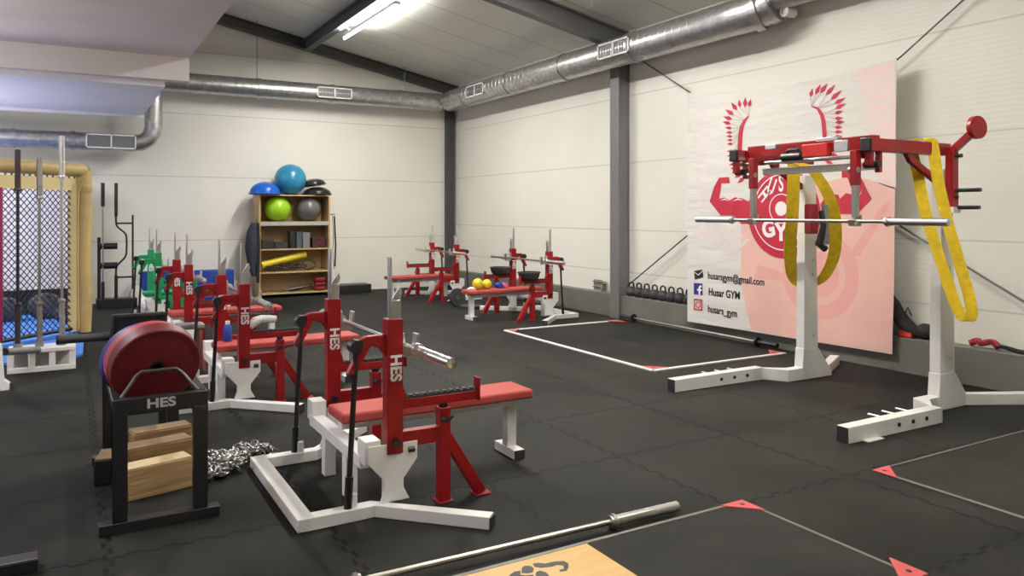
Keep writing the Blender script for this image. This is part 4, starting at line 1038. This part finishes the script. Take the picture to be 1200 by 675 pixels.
# ------------------------------------------------------------------ upright bar rack at left
t = thing('bar_holder', 'low white steel stand holding three upright bars at left', 'bar stand', (-.235, 9.20, 0))
b = MB()
for x in (-.27, -.09, .09, .27): b.box(x - .03, x + .03, -.02, .02, .03, .20)
b.box(-.30, .30, -.03, .03, 0, .05); b.box(-.30, .30, -.03, .30, .195, .235); b.box(-.30, .30, .26, .30, 0, .20)
b.build('frame', WHITE, t, bevel=.004)
b = MB()
for x in (-.215, -.025, .175): b.tube((x, .12, .235), (x, .12, .28), .04, n=18)
b.build('socket', GREY, t)
b = MB(); b.tube((-.29, -.30, .27), (-.03, -.02, .225), .033, n=18); pg = b.build('side_peg', GREY, t)
b = MB(); b.tube((-.30, -.311, .272), (-.29, -.30, .27), .036, n=18); b.build('end_cap', BLACKM, pg)
make_barbell('dark barbell standing upright in white stand at left', (-.45, 9.32, 1.265), (0, -PI / 2, 0), 2.0, .40, .027, BLACKM, mat('dark_brown_steel', (.07, .05, .05), .4, .6), 'bars standing in the white stand')
make_barbell('grey steel barbell standing upright in middle of white stand', (-.26, 9.32, 1.225), (0, -PI / 2, 0), 1.92, .40, .027, STEEL, STEEL, 'bars standing in the white stand')
make_barbell('tall bright chrome barbell standing upright at right of white stand', (-.06, 9.32, 1.345), (0, -PI / 2, 0), 2.16, .42, .027, CHROME, CHROME, 'bars standing in the white stand')
# second plate rack / dark box with a bar, behind the plates
t = thing('storage_rack', 'dark steel box rack behind the plates, beside protruding tube', 'rack', (.44, 6.15, 0))
b = MB(); b.prism([(-.20, .45), (.18, .45), (.18, .885), (-.165, .885)], 'y', -.02, .10)
for x in (-.18, .13): b.box(x, x + .05, -.02, .03, .04, .46)
b.box(-.20, .20, -.06, .10, 0, .05); b.build('panel', BLACKM, t, bevel=.004)
b = MB(); b.beam((-.203, -.03, .45), (-.168, -.03, .885), .018, .018); b.beam((-.168, -.03, .885), (.18, -.03, .885), .018, .018); b.build('edge_trim', DSTEEL, t)
b = MB(); b.tube((-.50, .04, .735), (-.17, .04, .735), .030, n=18); tb = b.build('side_tube', mat('dark_grey_tube', (.07, .07, .068), .4, .4), t)
b = MB(); b.tube((-.515, .04, .735), (-.50, .04, .735), .033, n=18); b.build('end_cap', BLACKM, tb)
# floor foot at bottom left
t = thing('floor_beam', 'black steel beam lying on floor at lower left corner', 'beam', (-.45, 4.12, 0))
MB().box(-.35, .33, -.05, .05, 0, .06).build('beam', BLACKM, t, bevel=.005); MB().box(-.35, .33, -.054, -.048, .052, .0615).build('edge', STEEL, t)
# white and red rack cut by the left edge of the frame
t = thing('squat_stand', 'white foot of squat stand at far left edge', 'squat stand', (-.55, 8.40, 0))
b = MB(); b.prism([(-.55, .0), (.085, .0), (.085, .06), (.04, .10), (.02, .42), (-.06, .46), (-.55, .46)], 'y', -.05, .05); b.build('foot', WHITE, t, bevel=.005)
MB().box(.085, .105, -.05, .05, 0, .06).build('end_cap', RUBBER, t); MB().box(-.035, .03, -.03, .03, .44, 1.85).build('upright', mat('crimson_paint', (.22, .012, .07), .4), t, bevel=.004)

# ------------------------------------------------------------------ cage at left
V0 = Vector((.17, 11.8, 0)); DA = Vector((-.7071, -.7071, 0)); LC = 2.6; V1 = V0 + DA * LC
t = thing('fight_cage', 'fight cage with black chain-link fence and padded khaki posts', 'cage', (0, 0, 0))
def pad_post(p, name='corner_post'):
    b = MB(); b.path([(p.x, p.y, .02), (p.x + .01, p.y, .5), (p.x - .01, p.y, 1.0), (p.x + .01, p.y, 1.5), (p.x, p.y, 2.18)], [.095, .105, .10, .105, .10], 18)
    o = b.build(name, KHAKI, t)
    b = MB(); b.strip([(p.x - .09, p.y - .12, .06), (p.x - .10, p.y - .115, 1.0), (p.x - .09, p.y - .11, 1.9), (p.x - .03, p.y - .11, 2.08)], .09, .03, (.9, -.4, 0)); b.lathe([(.105, 0), (.12, .03), (.11, .10), (.10, .13)], (p.x, p.y, 1.88), n=18); b.build('pad_wrap', KHAKI, o)
pad_post(V0); pad_post(V1)
V2 = V0 + Vector((0, 2.4, 0)); pad_post(V2); 
b = MB()
for a, c in ((V0, V1), (V0, V2)): MB().tube((a.x, a.y, 2.18), (c.x, c.y, 2.18), .085, n=18).build('top_rail_pad', KHAKI, t)
b = MB()
for a, c in ((V0, V1),):
    MB().beam((a.x, a.y, 1.99), (c.x, c.y, 1.99), .03, .16).build('inner_pad', mat('pale_yellow_vinyl', (.72, .58, .28), .6), t)
MB().beam((V0.x - .13, V0.y - .13, .05), (V0.x - .13, V0.y - .13, 2.0), .05, .10).build('inner_pad', MATS['pale_yellow_vinyl'], t)
b = MB(); 
for a, c in ((V0, V1), (V0, V2)): MB().tube((a.x, a.y, .09), (c.x, c.y, .09), .025, n=10).build('bottom_rail', BLACKM, t)
def mesh_fence(a, c, z0, z1, pitch=.085):
    d = (c - a); L = d.length; d.normalize(); nrm = Vector((-d.y, d.x, 0)); b = MB(); Hh = z1 - z0; n = int((L + Hh) / pitch)
    for k in range(n):
        for sg in (1, -1):
            s0 = -Hh + k * pitch; p0, p1 = s0, s0 + Hh
            lo, hi = max(0, p0), min(L, p1)
            if hi - lo < .01: continue
            za, zb = z0 + (lo - p0), z0 + (hi - p0)
            if sg < 0: za, zb = z1 - (lo - p0), z1 - (hi - p0)
            P_ = a + d * lo + Vector((0, 0, za)) + nrm * .004 * sg; Q_ = a + d * hi + Vector((0, 0, zb)) + nrm * .004 * sg
            b.tube(P_, Q_, .0058, n=5, caps=False)
    return b
mesh_fence(V0, V1, .10, 2.10).build('chain_link', BLACKM, t)
b = MB(); b.prism([(V0.x + .02, V0.y), (V2.x + .02, V2.y + .3), (-3.2, 14.5), (-3.2, 9.2), (V1.x, V1.y)], 'z', .0, .04); b.build('canvas_floor', BLUEMAT, t)
b = MB(); b.box(-3.2, .05, 14.0, 14.1, 0.04, .42); b.build('rear_skirt', BLACKM, t)
o = tag(MB().prism([(-.75, 9.75), (.02, 9.75), (.14, 9.95), (.17, 11.3), (-.15, 11.25), (-.75, 10.7)], 'z', 0, .025).build('floor_mat', BLUEMAT), 'bright blue floor mat lying in front of the cage', 'mat')
MB().box(-3.2, .1, 14.9, 15.0, .05, 2.2).build('rear_panel', mat('pale_lilac_panel', (.74, .71, .74), .7, var=.1, vscale=4), t)
for i, (x, y, r, lab) in enumerate(((-1.25, 13.3, .20, 'dark gear bag at left end inside the cage'), (-.78, 13.3, .21, 'dark gear bag in the middle inside the cage'), (-.30, 13.4, .23, 'large dark gear bag second from the post inside the cage'), (.0, 12.75, .17, 'dark gear bag nearest the khaki post inside the cage'))):
    b = MB(); b.ball((0, 0, r * .75), r, 18, 10, (1.0, .8, .9)); b.path([(0, -.05, r), (.05, -.08, r * 1.45), (.1, -.02, r * 1.2)], [.05, .06, .03], 8)
    o = tag(b.build('gear_bag', mat('mottled_grey_fabric', (.05, .05, .055), .9, var=.8, vscale=6, bump=.6, bscale=10)), lab, 'bag', 'dark bags inside the cage'); o.location = (x, y, .045)
t = thing('punch_pad', 'maroon padded post on the cage behind the left stand', 'pad', (-.83, 10.95, 0))
MB().box(-.14, .10, -.08, .08, .05, 1.95).build('pad', MAROON, t, bevel=.03); MB().box(-.05, .05, -.05, .05, 0.025, .06).build('base', BLACKM, t)

# ------------------------------------------------------------------ special bars against the back wall
t = thing('bar_stand', 'black floor stand for special bars by back wall', 'bar stand', (.62, 14.75, 0))
MB().box(-.22, .40, -.14, .14, 0, .16).build('base', BLACKM, t, bevel=.01)
b = MB(); b.box(-.20, -.15, -.03, .03, .16, 1.20); b.tube((-.17, -.05, 1.05), (.10, -.05, 1.05), .055, n=14); b.tube((-.17, -.05, .72), (.10, -.05, .72), .055, n=14); b.build('post', BLACKM, t)
t2 = thing('barbell', 'thin straight barbell upright in black stand by back wall', 'barbell', (.50, 14.66, 0))
b = MB(); b.tube((0, 0, .16), (0, 0, 2.1), .014, n=10); b.build('shaft', STEEL, t2)
MB().tube((0, 0, 1.72), (0, 0, 2.12), .03, n=14).build('sleeve', BLACKM, t2); MB().tube((0, 0, .16), (0, 0, .45), .028, n=14).build('sleeve', BLACKM, t2)
t2 = thing('cambered_bar', 'black cambered bar with side frame leaning by back wall', 'bar', (.70, 14.70, 0))
b = MB(); b.path(bez([(0, 0, .16), (0, 0, .62), (.02, 0, .72), (.14, 0, .86), (.16, 0, 1.0), (.16, 0, 1.15), (.14, 0, 1.26), (.02, 0, 1.38), (.0, 0, 1.48), (0, 0, 1.6)], 4), .016, 8); b.build('camber', BLACKM, t2)
MB().tube((0, 0, 1.55), (0, 0, 2.12), .027, n=14).build('sleeve', BLACKM, t2); MB().tube((0, 0, .16), (0, 0, .55), .027, n=14).build('sleeve', BLACKM, t2)
b = MB(); b.box(.24, .27, -.015, .015, .30, 1.58); b.box(0, .25, -.012, .012, 1.42, 1.45); b.box(0, .25, -.012, .012, .50, .53); b.build('side_frame', BLACKM, t2)
t2 = thing('water_jug', 'pale plastic jug on floor beside special bars', 'jug', (1.02, 14.85, 0))
b = MB(); b.lathe([(0, 0), (.09, 0), (.11, .02), (.115, .22), (.08, .31), (.03, .36), (.03, .40), (0, .40)], (0, 0, 0), n=20); b.build('jug_body', mat('milky_plastic', (.62, .60, .55), .4), t2)
b = MB(); b.lathe([(.032, .38), (.036, .38), (.036, .42), (0, .425)], (0, 0, 0), n=14); b.build('cap', TEXTW, t2)
# plates and black round weights near the far bench
plate('small black plate leaning on floor beside far bench press', (5.78, 11.85, .165), (R(-12), 0, R(10)), .16, .05, RUBBER, 'loose black plates')
plate('black plate lying on floor behind bench press beside column', (5.92, 11.62, .0), (R(90), 0, 0), .20, .05, RUBBER, 'loose black plates').location.z = .0

# ------------------------------------------------------------------ colour management
SC.view_settings.view_transform = 'Standard'
try: SC.view_settings.look = 'None'
except Exception: pass
SC.view_settings.exposure = -0.17
